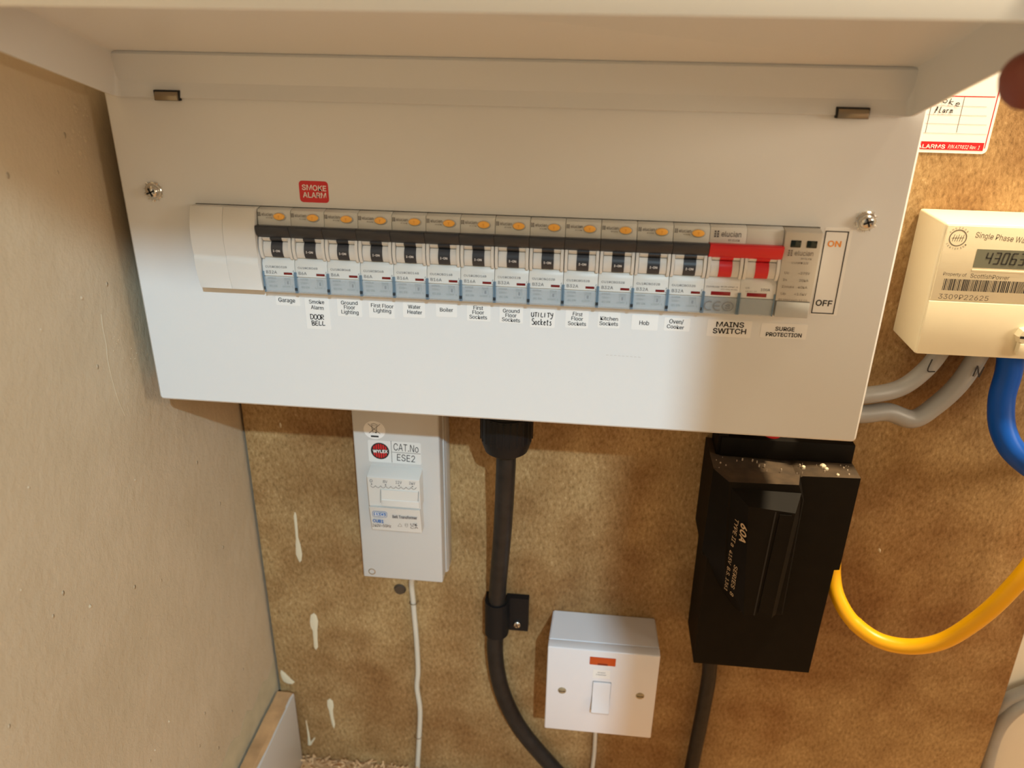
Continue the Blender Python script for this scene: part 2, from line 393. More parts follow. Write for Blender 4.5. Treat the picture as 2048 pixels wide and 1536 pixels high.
# chips and sawdust at the foot of the board
def chips(b):
    for i in range(420):
        x = random.uniform(-.033, .17)**1; y = -abs(random.gauss(0, .016))-.001; z = ZF+random.uniform(0, .008)*max(0, 1-abs(y)*20)
        l = random.uniform(.0006, .003); wdt = random.uniform(.0005, .0012); a = random.uniform(0, 6.28); t = random.uniform(-.5, .8)
        d = Vector((math.cos(a), math.sin(a), t))*l; s = Vector((-math.sin(a), math.cos(a), random.uniform(-.4, .4)))*wdt
        o = Vector((x, y-.003, z+.0015)); q = [b.verts.new(o+v) for v in (-d-s, d-s*.4, d+s, -d+s*.5)]; tp = [b.verts.new(v.co+Vector((0, 0, .0006))) for v in q]
        b.faces.new(q); b.faces.new(tp[::-1])
        for k in range(4): b.faces.new((q[k], q[(k+1) % 4], tp[(k+1) % 4], tp[k]))
ch = part('wood_chips', mat('pale_wood_chip', (.66, .42, .22), .7, var=.4, vscale=300), None, chips, 0)
tag(ch, 'loose pale wood chips and sawdust at the foot of the chipboard', 'wood chips'); ch['kind'] = 'stuff'

# ---- chipboard backing panel
bd = thing('chipboard_panel', (.2, 0, ZF), 'brown chipboard backing panel that carries the electrical boxes and cables', 'board')
def panel(b):
    ex = [at(2049, 1262, y=0), at(2000, 1420, y=0), at(1960, 1536, y=0)]
    pts = [(-.0487, ZF+.001), (.5615, ZF+.001), (.561, -.45), (.5600, -.40), (.5578, -.33), (.556, -.2), (.556, .6), (-.0487, .6)]
    plate(b, pts, 0, .0183)
part('board', M['board'], bd, panel, 20)
def drip(u, pts):
    """paint run: list of (px,py,halfwidth px)"""
    def f(b):
        L = []; Rr = []
        for (x, y, hw) in pts:
            p = at(x, y, y=0); h = hw/2900
            L.append((p.x-h, p.z)); Rr.append((p.x+h, p.z))
        poly = L+Rr[::-1]
        n = len(pts)
        mid = [b.verts.new(((l[0]+r[0])/2, -.0006, (l[1]+r[1])/2)) for l, r in zip(L, Rr)]
        lv = [b.verts.new((l[0], .0001, l[1])) for l in L]; rv = [b.verts.new((r[0], .0001, r[1])) for r in Rr]
        for i in range(n-1):
            b.faces.new((lv[i], lv[i+1], mid[i+1], mid[i])); b.faces.new((mid[i], mid[i+1], rv[i+1], rv[i]))
    part('paint_drip', M['drip'], bd, f, 60)
drip(0, [(590, 1024, 1), (590, 1032, 4), (592, 1050, 4), (594, 1075, 3.5), (596, 1090, 7), (598, 1108, 9), (600, 1120, 5), (600, 1124, 1)])
drip(0, [(627, 1226, 1), (627, 1231, 9), (628, 1242, 12), (628, 1252, 11), (630, 1262, 7), (631, 1280, 6), (632, 1294, 6), (632, 1299, 1)])
drip(0, [(659, 1397, 1), (660, 1402, 9), (661, 1412, 10), (662, 1422, 6), (664, 1435, 5), (667, 1448, 5), (668, 1456, 1)])
drip(0, [(562, 1340, 1), (566, 1347, 9), (572, 1356, 14), (578, 1363, 18), (580, 1367, 10)])
drip(0, [(560, 845, 1), (561, 850, 3), (562, 855, 1)])
drip(0, [(612, 1440, 1), (617, 1470, 3), (619, 1490, 5), (628, 1478, 3), (630, 1474, 1)])
drip(0, [(1758, 1096, 1), (1759, 1100, 4), (1760, 1105, 1)])
def knot(b): lathe(b, [(.0001, -.0022), (.004, -.002), (.0052, 0)], (at(800, 1178, y=0).x, 0, at(800, 1178, y=0).z))
part('old_screw_hole', mat('dark_wood_plug', (.07, .045, .025), .7), bd, knot)

# ================================================================ CONSUMER UNIT
XL, XR, ZB, ZT = -.0399, .3590, -.1171, .0735
CW, CH = .3204, .0465
cu = thing('consumer_unit', (.16, 0, ZB), 'wide white metal fuse box on the chipboard with its lid held open', 'fuse box')
def enclosure(b):
    t = .0012
    x0, x1, z0, z1 = XL+.0015, XR-.0015, ZB+.0015, ZT-.001; yf = -YP+.003
    box(b, x0, x1, yf, 0, z0, z0+t); box(b, x0, x1, yf, 0, z1-t, z1)
    box(b, x0, x0+t, yf, 0, z0+t, z1-t); box(b, x1-t, x1, yf, 0, z0+t, z1-t); box(b, x0+t, x1-t, -.0015, -.0002, z0+t, z1-t)
part('enclosure_body', M['enamel'], cu, enclosure)
def cover(b):
    # front plate with the module cut-out, made of an outer rounded ring folded back at the rim
    x0, x1, z0, z1 = XL, XR, ZB, ZT
    n = 4; outer = rrect(x0, x1, z0, z1, .0022, n)
    inner = [(CW, 0), (0, 0), (0, -CH), (CW, -CH)]
    yf = -YP
    rim = rrect(x0, x1, z0, z1, .0022, n); e = .0012
    fo = rrect(x0+e, x1-e, z0+e, z1-e, .0015, n)
    vf = [b.verts.new((p[0], yf, p[1])) for p in fo]; vr = [b.verts.new((p[0], yf+e*.9, p[1])) for p in rim]; vb = [b.verts.new((p[0], yf+.012, p[1])) for p in rim]
    N = len(vf)
    for i in range(N):
        j = (i+1) % N
        b.faces.new((vf[i], vf[j], vr[j], vr[i])); b.faces.new((vr[i], vr[j], vb[j], vb[i]))
    vi = [b.verts.new((p[0], yf, p[1])) for p in inner]; vk = [b.verts.new((p[0], yf+.0012, p[1])) for p in inner]
    m = n+1
    for q in range(4):
        a = q*m
        for i in range(a, a+n): b.faces.new((vf[i], vf[i+1], vi[q]))
        b.faces.new((vf[a+n], vf[(a+m) % N], vi[(q+1) % 4], vi[q]))
        b.faces.new((vi[q], vi[(q+1) % 4], vk[(q+1) % 4], vk[q]))
part('front_cover', M['enamel'], cu, cover, 25)
# DIN rail and interior behind the modules
part('din_rail', M['steel'], cu, lambda b: box(b, -.01, CW+.01, -.06, -.053, -.041, -.006, .0005))
# lid: a shallow tray hinged above the modules, tilted 16.7 degrees above level
AL = math.radians(16.7); LX0, LX1 = -.0335, .3520
S_ = Vector((0, -math.cos(AL), math.sin(AL))); N_ = Vector((0, -math.sin(AL), -math.cos(AL)))
H0 = Vector((0, -.1125, .0725)); LL = .1345; LD = .0212
def lid(b):
    r = .0035; t = .0011
    def ring(off):      # plan outline in (x, s) with rounded corners
        return rrect(LX0+off, LX1-off, off, LL-off, r-off*.5, 4)
    def P(p, d): return Vector((p[0], 0, 0))+Vector((0, H0.y, H0.z))+S_*p[1]+N_*d
    levels = [(ring(0), LD), (ring(0), .002), (ring(.0006), .0006), (ring(.002), 0)]
    outer = [[b.verts.new(P(p, d-t if i else d)) for p in rg] for i, (rg, d) in enumerate(levels)]
    inner = [[b.verts.new(P(p, d)) for p in rg] for rg, d in ((ring(t), LD), (ring(t), .002), (ring(t+.0006), .0006), (ring(t+.002), 0))]
    n = len(outer[0])
    for st in (outer, inner):
        for a, c in zip(st, st[1:]):
            for i in range(n): b.faces.new((a[i], a[(i+1) % n], c[(i+1) % n], c[i]))
        b.faces.new(st[-1])
    for i in range(n): b.faces.new((outer[0][i], outer[0][(i+1) % n], inner[0][(i+1) % n], inner[0][i]))
ld = part('lid', M['enamel'], cu, lid, 30)
for (u0, v0, u1, v1) in ((306, 181, 360, 203), (1674, 216, 1737, 240)):
    yy = -YP-.0028
    a = at(u0, v0, y=yy); c = at(u1, v1, y=yy)
    part('lid_catch', M['slot'], cu, lambda b: box(b, a.x, c.x, yy-.0001, yy+.0024, .0510, .0560, .0003), label='dark slot in the hinge flange')
    part('spring_clip', M['spring'], cu, lambda b: prism(b, [(yy-.0002, .0552), (yy-.0010, .0545), (yy-.0013, .0530), (yy-.0011, .0513), (yy+.001, .0513), (yy+.001, .0552)], a.x+.0008, c.x-.0005, .0001), label='bent spring steel hinge clip')
def screw(parent, p, r, mt, head=.003, washer=True, slot='cross', rot=.4):
    def f(b):
        if washer:
            n = 36; pr = []
            lathe(b, [(r*1.30, .0), (r*1.32, -.0006), (r*1.2, -.0011), (r, -.0012)], p, n=n)
        lathe(b, [(r, .0), (r, -.0012), (r*.93, -.0012-head*.45), (r*.72, -.0012-head*.78), (r*.4, -.0012-head*.95), (.00005, -.0012-head)], p)
    s = part('screw', mt, parent, f, 40)
    def g(b):
        for k in ((0, 1) if slot == 'cross' else (0,)):
            a = rot+k*math.pi/2; L = r*.62; wd = r*.12; y = p[1]-.0012-head*1.0
            d = Vector((math.cos(a), 0, math.sin(a))); q = Vector((-d.z, 0, d.x)); c = Vector(p); c.y = y
            vs = [b.verts.new(c+d*i*L+q*j*wd+Vector((0, dy, 0))) for i in (-1, 1) for j in (-1, 1) for dy in (-.00012, head*.6)]
            for fc in ((0, 1, 3, 2), (4, 6, 7, 5), (0, 4, 5, 1), (2, 3, 7, 6), (0, 2, 6, 4), (1, 5, 7, 3)): b.faces.new([vs[i] for i in fc])
    part('drive_slot', M['slot'], s, g)
    return s
for i, uv in enumerate(((306, 383), (1733, 443))):
    p = at(*uv, y=-YP-.001); p.y = -YP
    s = screw(cu, p, .0036, M['steel'], .0028)
    def teeth(b):
        for k in range(16):
            a = 2*math.pi*k/16+.1*(k % 3); c = Vector((p.x+.0048*math.cos(a), p.y-.0007, p.z+.0048*math.sin(a)))
            d = Vector((math.cos(a), -.5*(k % 2), math.sin(a)))*.0009; q = Vector((-math.sin(a), 0, math.cos(a)))*.0006
            v = [b.verts.new(c-d-q), b.verts.new(c-d+q), b.verts.new(c+d), b.verts.new(c-d+Vector((0, -.0005, 0)))]
            b.faces.new((v[0], v[1], v[2])); b.faces.new((v[0], v[3], v[2])); b.faces.new((v[1], v[2], v[3]))
    part('star_washer', M['steel'], s, teeth, 0)

# ---- stickers on the cover
def sticker(pxbox, lines, mt='paper', ink='black_print', label=None, bold=.012, y=-YP, parent=cu, r=.0006, hw=None, name='sticker', shear=0):
    (u0, v0, u1, v1) = pxbox
    a = at((u0+u1)/2, v0, y=y); c = at((u0+u1)/2, v1, y=y); x0 = at(u0, (v0+v1)/2, y=y).x; x1 = at(u1, (v0+v1)/2, y=y).x
    s = part(name, M[mt], parent, lambda b: plate(b, rrect(x0, x1, c.z, a.z, r), y-.00012, y+.00002), label=label)
    def f(b):
        for (t, p0, q0, p1, q1, h) in lines: wpx(b, t, p0, q0, p1, q1, h, y-.0002, bold, shear)
    if lines: part('lettering', M[ink], s, f, 0)
    if hw:
        def g(b):
            for (t, p0, q0, p1, q1, h) in hw: hand(b, t, p0, q0, p1, q1, h, y-.0002)
        part('handwriting', M['ink'], s, g, 0)
    return s
S1 = 'white sticker on the cover reading '
sticker((552, 592, 600, 611), [('Garage', 557, 599, 590, 601, 9)], label=S1+'Garage')
sticker((612, 597, 660, 658), [('Smoke', 618, 603, 648, 604, 8), ('Alarm', 622, 614, 647, 616, 8)], label=S1+'Smoke Alarm with DOOR BELL hand-written below', hw=[('DOOR', 621, 633, 649, 635, 10), ('BELL', 624, 646, 652, 647, 9)])
sticker((675, 598, 724, 633), [('Ground', 682, 605, 715, 606, 8), ('Floor', 688, 614, 710, 615, 8), ('Lighting', 683, 623, 717, 625, 8)], label=S1+'Ground Floor Lighting')
sticker((738, 604, 789, 636), [('First Floor', 742, 610, 787, 613, 8), ('Lighting', 747, 620, 782, 622, 8)], label=S1+'First Floor Lighting')
sticker((806, 605, 850, 635), [('Water', 816, 613, 841, 614, 8), ('Heater', 815, 623, 844, 625, 8)], label=S1+'Water Heater')
sticker((872, 608, 914, 634), [('Boiler', 880, 619, 906, 620, 8)], label=S1+'Boiler')
sticker((934, 609, 981, 642), [('First', 947, 615, 966, 616, 8), ('Floor', 945, 624, 968, 625, 8), ('Sockets', 939, 633, 974, 635, 8)], label=S1+'First Floor Sockets below the seventh breaker')
sticker((999, 612, 1046, 646), [('Ground', 1006, 621, 1039, 622, 8), ('Floor', 1011, 630, 1033, 631, 8), ('Sockets', 1004, 638, 1040, 641, 8)], label=S1+'Ground Floor Sockets')
sticker((1060, 619, 1110, 655), [], label='white sticker with hand-written UTILITY Sockets', hw=[('UTILITY', 1063, 629, 1107, 631, 9), ('Sockets', 1064, 643, 1105, 645, 12)])
sticker((1131, 620, 1177, 656), [('First', 1146, 627, 1165, 629, 8), ('Floor', 1143, 636, 1166, 638, 8), ('Sockets', 1136, 646, 1172, 648, 8)], label=S1+'First Floor Sockets below the tenth breaker')
sticker((1196, 624, 1240, 656), [('Kitchen', 1201, 636, 1236, 638, 8), ('Sockets', 1199, 646, 1236, 648, 8)], label=S1+'Kitchen Sockets')
sticker((1263, 630, 1316, 660), [('Hob', 1279, 645, 1298, 646, 9)], label=S1+'Hob')
sticker((1328, 636, 1380, 662), [('Oven/', 1339, 642, 1367, 644, 9), ('Cooker', 1334, 652, 1368, 655, 8)], label=S1+'Oven/Cooker')
sticker((1414, 640, 1503, 674), [('MAINS', 1433, 648, 1488, 650, 10.5), ('SWITCH', 1426, 661, 1492, 663, 10.5)], label=S1+'MAINS SWITCH', bold=.022)
sticker((1521, 647, 1614, 677), [('SURGE', 1551, 657, 1589, 659, 8), ('PROTECTION', 1532, 668, 1603, 671, 8)], label=S1+'SURGE PROTECTION', bold=.022)
sm = sticker((599, 362, 657, 405), [('SMOKE', 604, 374, 652, 377, 11), ('ALARM', 606, 389, 652, 391, 11)], 'redpaper', 'white_print', 'red rounded sticker reading SMOKE ALARM', r=.0018, bold=.015)
# ON/OFF label
x0, z1 = .3231, -.0016; lw, lh = .0112, .0427
oo = part('sticker', M['paper'], cu, lambda b: plate(b, rrect(x0-.0004, x0+lw+.0016, z1-lh-.0008, z1+.0016, .0003), -YP-.0001, -YP+.00002), label='tall white sticker reading ON and OFF in a black frame')
def frame(b):
    t = .0005; y0, y1 = -YP-.00022, -YP-.00012
    for q in ((x0, x0+lw, z1-t, z1), (x0, x0+lw, z1-lh, z1-lh+t), (x0, x0+t, z1-lh, z1), (x0+lw-t, x0+lw, z1-lh, z1)): box(b, q[0], q[1], y0, y1, q[2], q[3])
    wpx(b, 'OFF', 1632, 605, 1664, 607, 12, -YP-.0002, .022)
part('frame_and_lettering', M['black_print'], oo, frame, 0)
part('lettering', M['orange_print'], oo, lambda b: wpx(b, 'ON', 1656, 487, 1682, 488, 12, -YP-.0002, .022), 0)
# pencil-like scuff on the cover
def scuff(b):
    for k in range(9):
        u = 1212+k*8; a = at(u, 710+k*.5, y=-YP-.0001); c = at(u+5, 710+k*.6, y=-YP-.0001)
        ribbon(b, [a, c], .0003, 0)
part('scuff_mark', mat('scuff', (.58, .57, .56), .5), cu, scuff, 0)

# ================================================================ MODULES ON THE RAIL
MW = .0178; mm = .001
def prof(pts): return [(-YP-d*mm, z*mm) for d, z in pts]
Y = lambda d: -YP-d*mm
def mbox(b, x0, x1, d0, d1, z0, z1, bev=0): box(b, x0*mm, x1*mm, Y(d1), Y(d0), z0*mm, z1*mm, bev*mm)
BODY = [(-60, -.5), (.8, -.5), (4.2, -1.1), (4.9, -2.0), (5.6, -9.5), (4.2, -10.2), (3.8, -25.3), (4.7, -26), (6.2, -29.2), (6.3, -35.8), (5.4, -36.1), (5.0, -44.6), (1.2, -44.8), (1.2, -46.2), (-60, -46.2)]
BAR = [(4.0, -8.9), (9.6, -8.3), (10.3, -8.8), (10.4, -9.6), (9.0, -13.2), (6.8, -15.0), (4.0, -15)]
def arc(d0, dmax, za, zb, n=9):
    out = [(3, za)]
    for k in range(n+1):
        t = k/n; out.append((d0+(dmax-d0)*math.sin(math.pi*(t*.86+.07))**.7, za+(zb-za)*t))
    out.append((3, zb)); return out
def shifted(b, fn, dx):
    n0 = len(b.verts); fn(b)
    b.verts.ensure_lookup_table()
def drum(b, x0, x1, dm):
    prism(b, prof(arc(4.8, dm, -13.5, -17.2, 4)), x0*mm, x1*mm); prism(b, prof(arc(5.0, dm+.1, -17.5, -25.6, 7)), x0*mm, x1*mm)
def clip1(b, x): mbox(b, x, x+.7, 3, 6.9, -44.9, -33.4, .12)
def tcover(b, w):
    prism(b, prof([(6.5, -36.3), (6.9, -36.3), (6.4, -45.0), (1.5, -45.6), (1.5, -45.2), (6.0, -44.7)]), .8*mm, (w-.8)*mm)
def logo(b, x, z, d, s=1.0, y=None):
    """two rows of three small bars, then the word"""
    yy = Y(d)
    for i in range(2):
        for j in range(3):
            cx = x+i*.85*s; cz = z+(j-1)*.75*s+.75*s
            box(b, (cx)*mm, (cx+.5*s)*mm, yy-.00004, yy+.00004, (cz-.25*s)*mm, (cz+.28*s)*mm)
    write(b, 'elucian', ((x+2.1*s)*mm, yy, z*mm), X, Z, 5.9*s*mm, 1.75*s*mm)
    write(b, 'BY CLICK', ((x+4.4*s)*mm, yy, (z-1.3*s)*mm), X, Z, 3.4*s*mm, .6*s*mm)
def rprint(b, rating):
    logo(b, .55, -4.0, 5.55, .98)
    write(b, 'CU1RCBO%dB' % rating, (1.7*mm, Y(6.4), -31.4*mm), X, Z, (10.8 if rating < 10 else 11.8)*mm, 1.15*mm)
    write(b, 'B%dA' % rating, (1.9*mm, Y(6.45), -34.6*mm), X, Z, (4.4 if rating < 10 else 5.9)*mm, 1.7*mm)
    for q in ((16.5, 17.0, -33.1, -32.95), (16.9, 17.05, -33.1, -32.3), (16.5, 16.65, -35.2, -34.6), (16.5, 17.3, -35.3, -35.15)):
        mbox(b, q[0], q[1], 6.3, 6.42, q[2], q[3])
    for s, x, z, w_, h in (('6000A', 2.2, -37.9, 4.4, 1.1), ('230V~', 2.4, -39.9, 4.2, 1.1), ('BS EN', 2.6, -42.3, 4.2, 1.2), ('30mA', 11.0, -37.9, 3.6, 1.0), ('61009-1', 10.0, -42.3, 5.6, 1.1)):
        write(b, s, (x*mm, Y(5.65), z*mm), X, Z, w_*mm, h*mm, .01)
    for q in ((11.4, 11.5, -41, -38.3), (14.3, 14.4, -41, -38.3), (11.4, 14.4, -38.4, -38.3), (12.4, 13.4, -40.5, -38.8)): mbox(b, q[0], q[1], 5.5, 5.66, q[2], q[3])
def build_rcbo(rating):
    t = bpy.data.objects.new('circuit_breaker', None); COL.objects.link(t); t.empty_display_size = .01
    part('body', M['plastic2'], t, lambda b: prism(b, prof(BODY), .12*mm, 17.68*mm, .12*mm))
    part('pivot_drum', M['plastic'], t, lambda b: (drum(b, 2.0, 6.3, 7.0), drum(b, 12.5, 15.9, 7.0)))
    for x0_, x1_ in ((.25, 1.75), (16.05, 17.55)):
        part('guard_rib', M['plastic'], t, lambda b: prism(b, prof(arc(5.4, 8.2, -13.6, -26.4, 12)), x0_*mm, x1_*mm, .2*mm))
    lv = part('lever', M['dark'], t, lambda b: drum(b, 6.35, 12.45, 7.5))
    part('lettering', M['white_print'], lv, lambda b: write(b, 'I-ON', (7.5*mm, Y(7.75), -22.4*mm), X, Z, 3.7*mm, 1.15*mm, .02), 0)
    part('toggle_bar', M['dark'], t, lambda b: prism(b, prof(BAR), .05*mm, 17.72*mm, .15*mm))
    bt = part('test_button', M['orange'], t, lambda b: (lathe_oval(b, 12.0, -4.1, 3.0, 1.75, 5.0, 6.7)))
    part('lettering', mat_or, bt, lambda b: write(b, 'T', (11.4*mm, Y(6.78), -4.7*mm), X, Z, 1.2*mm, 1.3*mm), 0)
    part('button_surround', M['cgrey'], t, lambda b: lathe_oval(b, 12.2, -4.35, 3.5, 2.15, 4.5, 5.75))
    part('indicator_window', M['redwin'], t, lambda b: mbox(b, 11.5, 16.1, 6.0, 6.5, -34.9, -33.7, .1))
    part('lettering', M['grey_print'], t, lambda b: rprint(b, rating), 0)
    part('terminal_cover', M['clear'], t, lambda b: tcover(b, 17.8))
    for cx in (.05, 17.05):
        part('cover_clip', M['clip'], t, lambda b: clip1(b, cx))
        part('clip_latch', M['slot'], t, lambda b: mbox(b, cx+.1, cx+.6, 6.5, 7.3, -43.4, -41.8, .1))
    return t
mat_or = mat('orange_emboss', (.75, .28, .03), .4)
def lathe_oval(b, cx, cz, rx, rz, d0, d1):
    n = 24; rings = []
    for sc, d in ((1, d0), (1, d1-.5), (.9, d1-.12), (.7, d1)):
        rings.append([b.verts.new((p[0]*mm, Y(d), p[1]*mm)) for p in ell(cx, cz, rx*sc, rz*sc, n)])
    for a, c in zip(rings, rings[1:]):
        for k in range(n): b.faces.new((a[k], a[(k+1) % n], c[(k+1) % n], c[k]))
    b.faces.new(rings[-1]); b.faces.new(rings[0][::-1])
def copy_tree(o, parent=None):
    c = o.copy(); COL.objects.link(c); c.parent = parent
    for k in list(o.children): copy_tree(k, c)
    return c
base = {}
circ = [(32, 'Garage'), (6, 'Smoke Alarm'), (6, 'Ground Floor Lighting'), (6, 'First Floor Lighting'), (16, 'Water Heater'), (16, 'Boiler'), (16, 'First Floor Sockets'), (32, 'Ground Floor Sockets'), (32, 'hand-written UTILITY'), (32, 'First Floor Sockets'), (32, 'Kitchen Sockets'), (32, 'Hob'), (32, 'Oven/Cooker')]
GR = 'black-toggled circuit breakers in the fuse box'
for i, (rt, nm) in enumerate(circ):
    if rt not in base: o = base[rt] = build_rcbo(rt)
    else: o = copy_tree(base[rt])
    o.location = ((2+i)*MW, 0, 0)
    o['label'] = {6: 'B16A breaker above First Floor Sockets sticker, right of the Boiler one', 9: 'B32A breaker above First Floor Sockets sticker, left of the Kitchen Sockets one'}.get(i, 'B%dA breaker with orange button above the %s sticker' % (rt, nm)); o['category'] = 'circuit breaker'; o['group'] = GR
# blanking modules
BL = [(-10, -.4), (.6, -.4), (3.5, -.2), (5.6, -.3), (7.0, -2.4), (8.5, -6.4), (9.8, -11.7), (10.2, -17.3), (9.9, -21.5), (9.4, -24.6), (9.2, -25.4), (9.5, -26.4), (10.0, -28), (9.9, -30), (9.0, -36.3), (8.0, -40), (7.4, -43.9), (1.0, -44.1), (1.0, -46.3), (-10, -46.3)]
for i, nm in ((0, 'leftmost blank white cover module at the left end of the row'), (1, 'blank white cover module between the leftmost blank and the first breaker')):
    t = thing('blanking_module', (i*MW, 0, 0), nm, 'blanking module', 'blank cover modules')
    w_ = MW if i == 0 else MW-.0004
    def f(b):
        prism(b, prof(BL), i*MW+.00005, i*MW+w_-.00008, .15*mm)
    part('cover_shell', M['plastic'], t, f, 50)
    part('rear_clip', M['plastic2'], t, lambda b: box(b, i*MW+.002, i*MW+.015, Y(-55), Y(-10), -.035, -.012))
# mains switch
ms = thing('mains_switch', (15*MW, 0, 0), 'double-width mains switch with red toggle and two red levers', 'switch')
bx = 15*MW/mm
def sh(fn):
    def g(b):
        fn(b); bmesh.ops.translate(b, vec=(15*MW, 0, 0), verts=b.verts)
    return g
part('body', M['plastic'], ms, sh(lambda b: (prism(b, prof(BODY), .12*mm, 17.75*mm, .12*mm), prism(b, prof(BODY), 17.85*mm, 35.5*mm, .12*mm))))
part('pivot_drum', M['plastic'], ms, sh(lambda b: [drum(b, x0+q, x1+q, 7.0) for q in (0, 17.8) for x0, x1 in ((2.0, 6.3), (12.5, 15.9))]))
for q in (0, 17.8):
    for x0_, x1_ in ((.25, 1.75), (16.05, 17.55)):
        part('guard_rib', M['plastic'], ms, sh(lambda b: prism(b, prof(arc(5.4, 8.2, -13.6, -26.4, 12)), (x0_+q)*mm, (x1_+q)*mm, .2*mm)))
    part('lever', M['red'], ms, sh(lambda b: drum(b, 6.0+q, 12.45+q, 7.5)))
    part('indicator_window', M['redwin2'] if 'redwin2' in M else M.setdefault('redwin2', mat('red_window', (.25, .008, .012), .2)), ms, sh(lambda b: mbox(b, 3.7+q, 13.4+q, 6.0, 6.5, -35.1, -33.2, .1)))
    part('terminal_cover', M['clear'], ms, sh(lambda b: prism(b, prof([(6.5, -36.3), (6.9, -36.3), (6.4, -45.0), (1.5, -45.6), (1.5, -45.2), (6.0, -44.7)]), (.8+q)*mm, (17.0+q)*mm)))
    part('cover_plate', M['cgrey'], ms, sh(lambda b: mbox(b, 1.2+q, 16.6+q, 5.0, 5.9, -44.4, -36.5)))
    for cx in (.05, 17.05): part('cover_clip', M['clip'], ms, sh(lambda b: clip1(b, q+cx)))
part('toggle_bar', M['red'], ms, sh(lambda b: prism(b, prof([(4.0, -8.6), (9.8, -8.0), (10.5, -8.6), (10.6, -9.6), (9.0, -13.6), (6.8, -15.6), (4.0, -15.6)]), .05*mm, 35.5*mm, .2*mm)))
def msp(b):
    logo(b, 2.0, -5.3, 5.6, 1.62)
    for s, x, z, w_, h, dd in (('CUMS100', 1.0, -31.2, 6.5, .9, 6.4), ('BS EN 60947-3', 8.3, -30.9, 8.2, .7, 6.4), ('230V~50Hz AC-22A', 8.3, -32.2, 8.2, .6, 6.4), ('CE', 20.5, -31.0, 2.0, .8, 6.4), ('CA AC-23', 20.6, -32.6, 5.5, .6, 6.4), ('100A', 28.0, -31.9, 4.6, 1.4, 6.4)):
        write(b, s, (x*mm, Y(dd), z*mm), X, Z, w_*mm, h*mm)
part('lettering', M['grey_print'], ms, sh(msp), 0)
def cemark(b):
    yy = Y(7.15)
    def arcs(cx, cz, r, a0, a1, wd):
        n = 12; pts = [Vector(((cx+r*math.cos(math.radians(a0+(a1-a0)*k/n)))*mm, yy, (cz+r*math.sin(math.radians(a0+(a1-a0)*k/n)))*mm)) for k in range(n+1)]
        ribbon(b, pts, wd*mm, 0)
    arcs(3.4, -40.6, 2.3, 60, 300, .55); arcs(7.9, -40.6, 2.3, 60, 300, .55)
    ribbon(b, [Vector((5.9*mm, yy, -40.6*mm)), Vector((8.6*mm, yy, -40.6*mm))], .5*mm, 0)
    n = 24; ribbon(b, [Vector(((12.7+2.7*math.cos(2*math.pi*k/n))*mm, yy, (-40.6+2.3*math.sin(2*math.pi*k/n))*mm)) for k in range(n+1)], .45*mm, 0)
    write(b, 'S', (11.6*mm, yy-.00003, -41.8*mm), X, Z, 2.2*mm, 2.4*mm, .02)
part('approval_marks', mat('mid_grey_print', (.2, .21, .22), .5), ms, sh(cemark), 0)
# surge protector
sp = thing('surge_protector', (17*MW, 0, 0), 'beige surge protection module with two dark green windows', 'surge protector')
def sh2(fn):
    def g(b):
        fn(b); bmesh.ops.translate(b, vec=(17*MW, 0, 0), verts=b.verts)
    return g
part('body', M['spd'], sp, sh2(lambda b: prism(b, prof([(-60, -.5), (1.0, -.5), (6.4, -1.0), (7.2, -1.6), (7.0, -36.2), (5.2, -36.5), (5.0, -44.8), (1.2, -44.9), (1.2, -46.2), (-60, -46.2)]), .15*mm, 17.6*mm, .15*mm)))
for q in (3.1, 10.7): part('status_window', M['green'], sp, sh2(lambda b: mbox(b, q, q+5.0, 6.6, 7.5, -8.9, -5.3, .35)))
part('terminal_cover', M['cgrey'], sp, sh2(lambda b: mbox(b, .9, 17.2, 5.0, 7.0, -45.0, -36.6, .25)))
def spp(b):
    logo(b, 2.6, -12.8, 7.3, 1.5)
    for s, x, z, w_, h in (('CUSPD1/2', 5.0, -17.0, 8.0, 1.0), ('Uc', 2.4, -22.3, 2.2, 1.3), ('~275V', 9.0, -22.3, 5.6, 1.3), ('In', 2.2, -25.9, 1.8, 1.3), ('20kA', 10.0, -25.9, 4.5, 1.3), ('Iimax', 2.2, -29.4, 6, 1.3), ('40kA', 10, -29.4, 4.5, 1.3), ('Up', 2.2, -33, 2.4, 1.3), ('<1.5kV', 8.8, -33, 6, 1.3), ('BS EN61643-11 CE', 1.6, -36.0, 14, .9)):
        write(b, s, (x*mm, Y(7.3), z*mm), X, Z, w_*mm, h*mm)
part('lettering', mat('faded_grey_print', (.20, .17, .14), .6), sp, sh2(spp), 0)

# ================================================================ SMOKE ALARM NOTICE on the board
nt_ = at(1845, 306, y=0)
no = thing('smoke_alarm_notice', (.39, 0, .0215), 'white card with red border and hand-written table behind the fuse box corner', 'notice')
yN = -.0004
part('card', M['paper'], no, lambda b: plate(b, rrect(.335, .4413, .0222, .104, .003), -.0004, 0))
def redlines(b):
    y = yN-.0001; p = lambda u, v: at(u, v, y=y)
    box(b, .340, at(1968, 290, y=y).x, y-.00003, y+.00005, at(1900, 300, y=y).z, at(1900, 284, y=y).z)
    ribbon(b, [p(1969, 297), Vector((p(1969, 297).x+.0003, y, .100))], .0005, 0)
    ribbon(b, [Vector((.340, y, p(1900, 193).z)), p(1991, 194)], .0005, 0)
part('red_border', M['redpaper'], no, redlines, 0)
def pink(b):
    y = yN-.00012
    for v in (212, 230, 248, 267): ribbon(b, [Vector((.345, y, at(1900, v, y=y).z)), Vector((at(1974, v, y=y).x, y, at(1900, v, y=y).z))], .00025, 0)
part('ruled_lines', M['pink_print'], no, pink, 0)
def vl(b):
    y = yN-.00014
    for u, v in ((1851, 265), (1913, 265)):
        q = at(u, v, y=y); ribbon(b, [q, Vector((q.x, y, at(1900, 193, y=y).z))], .00025, 0)
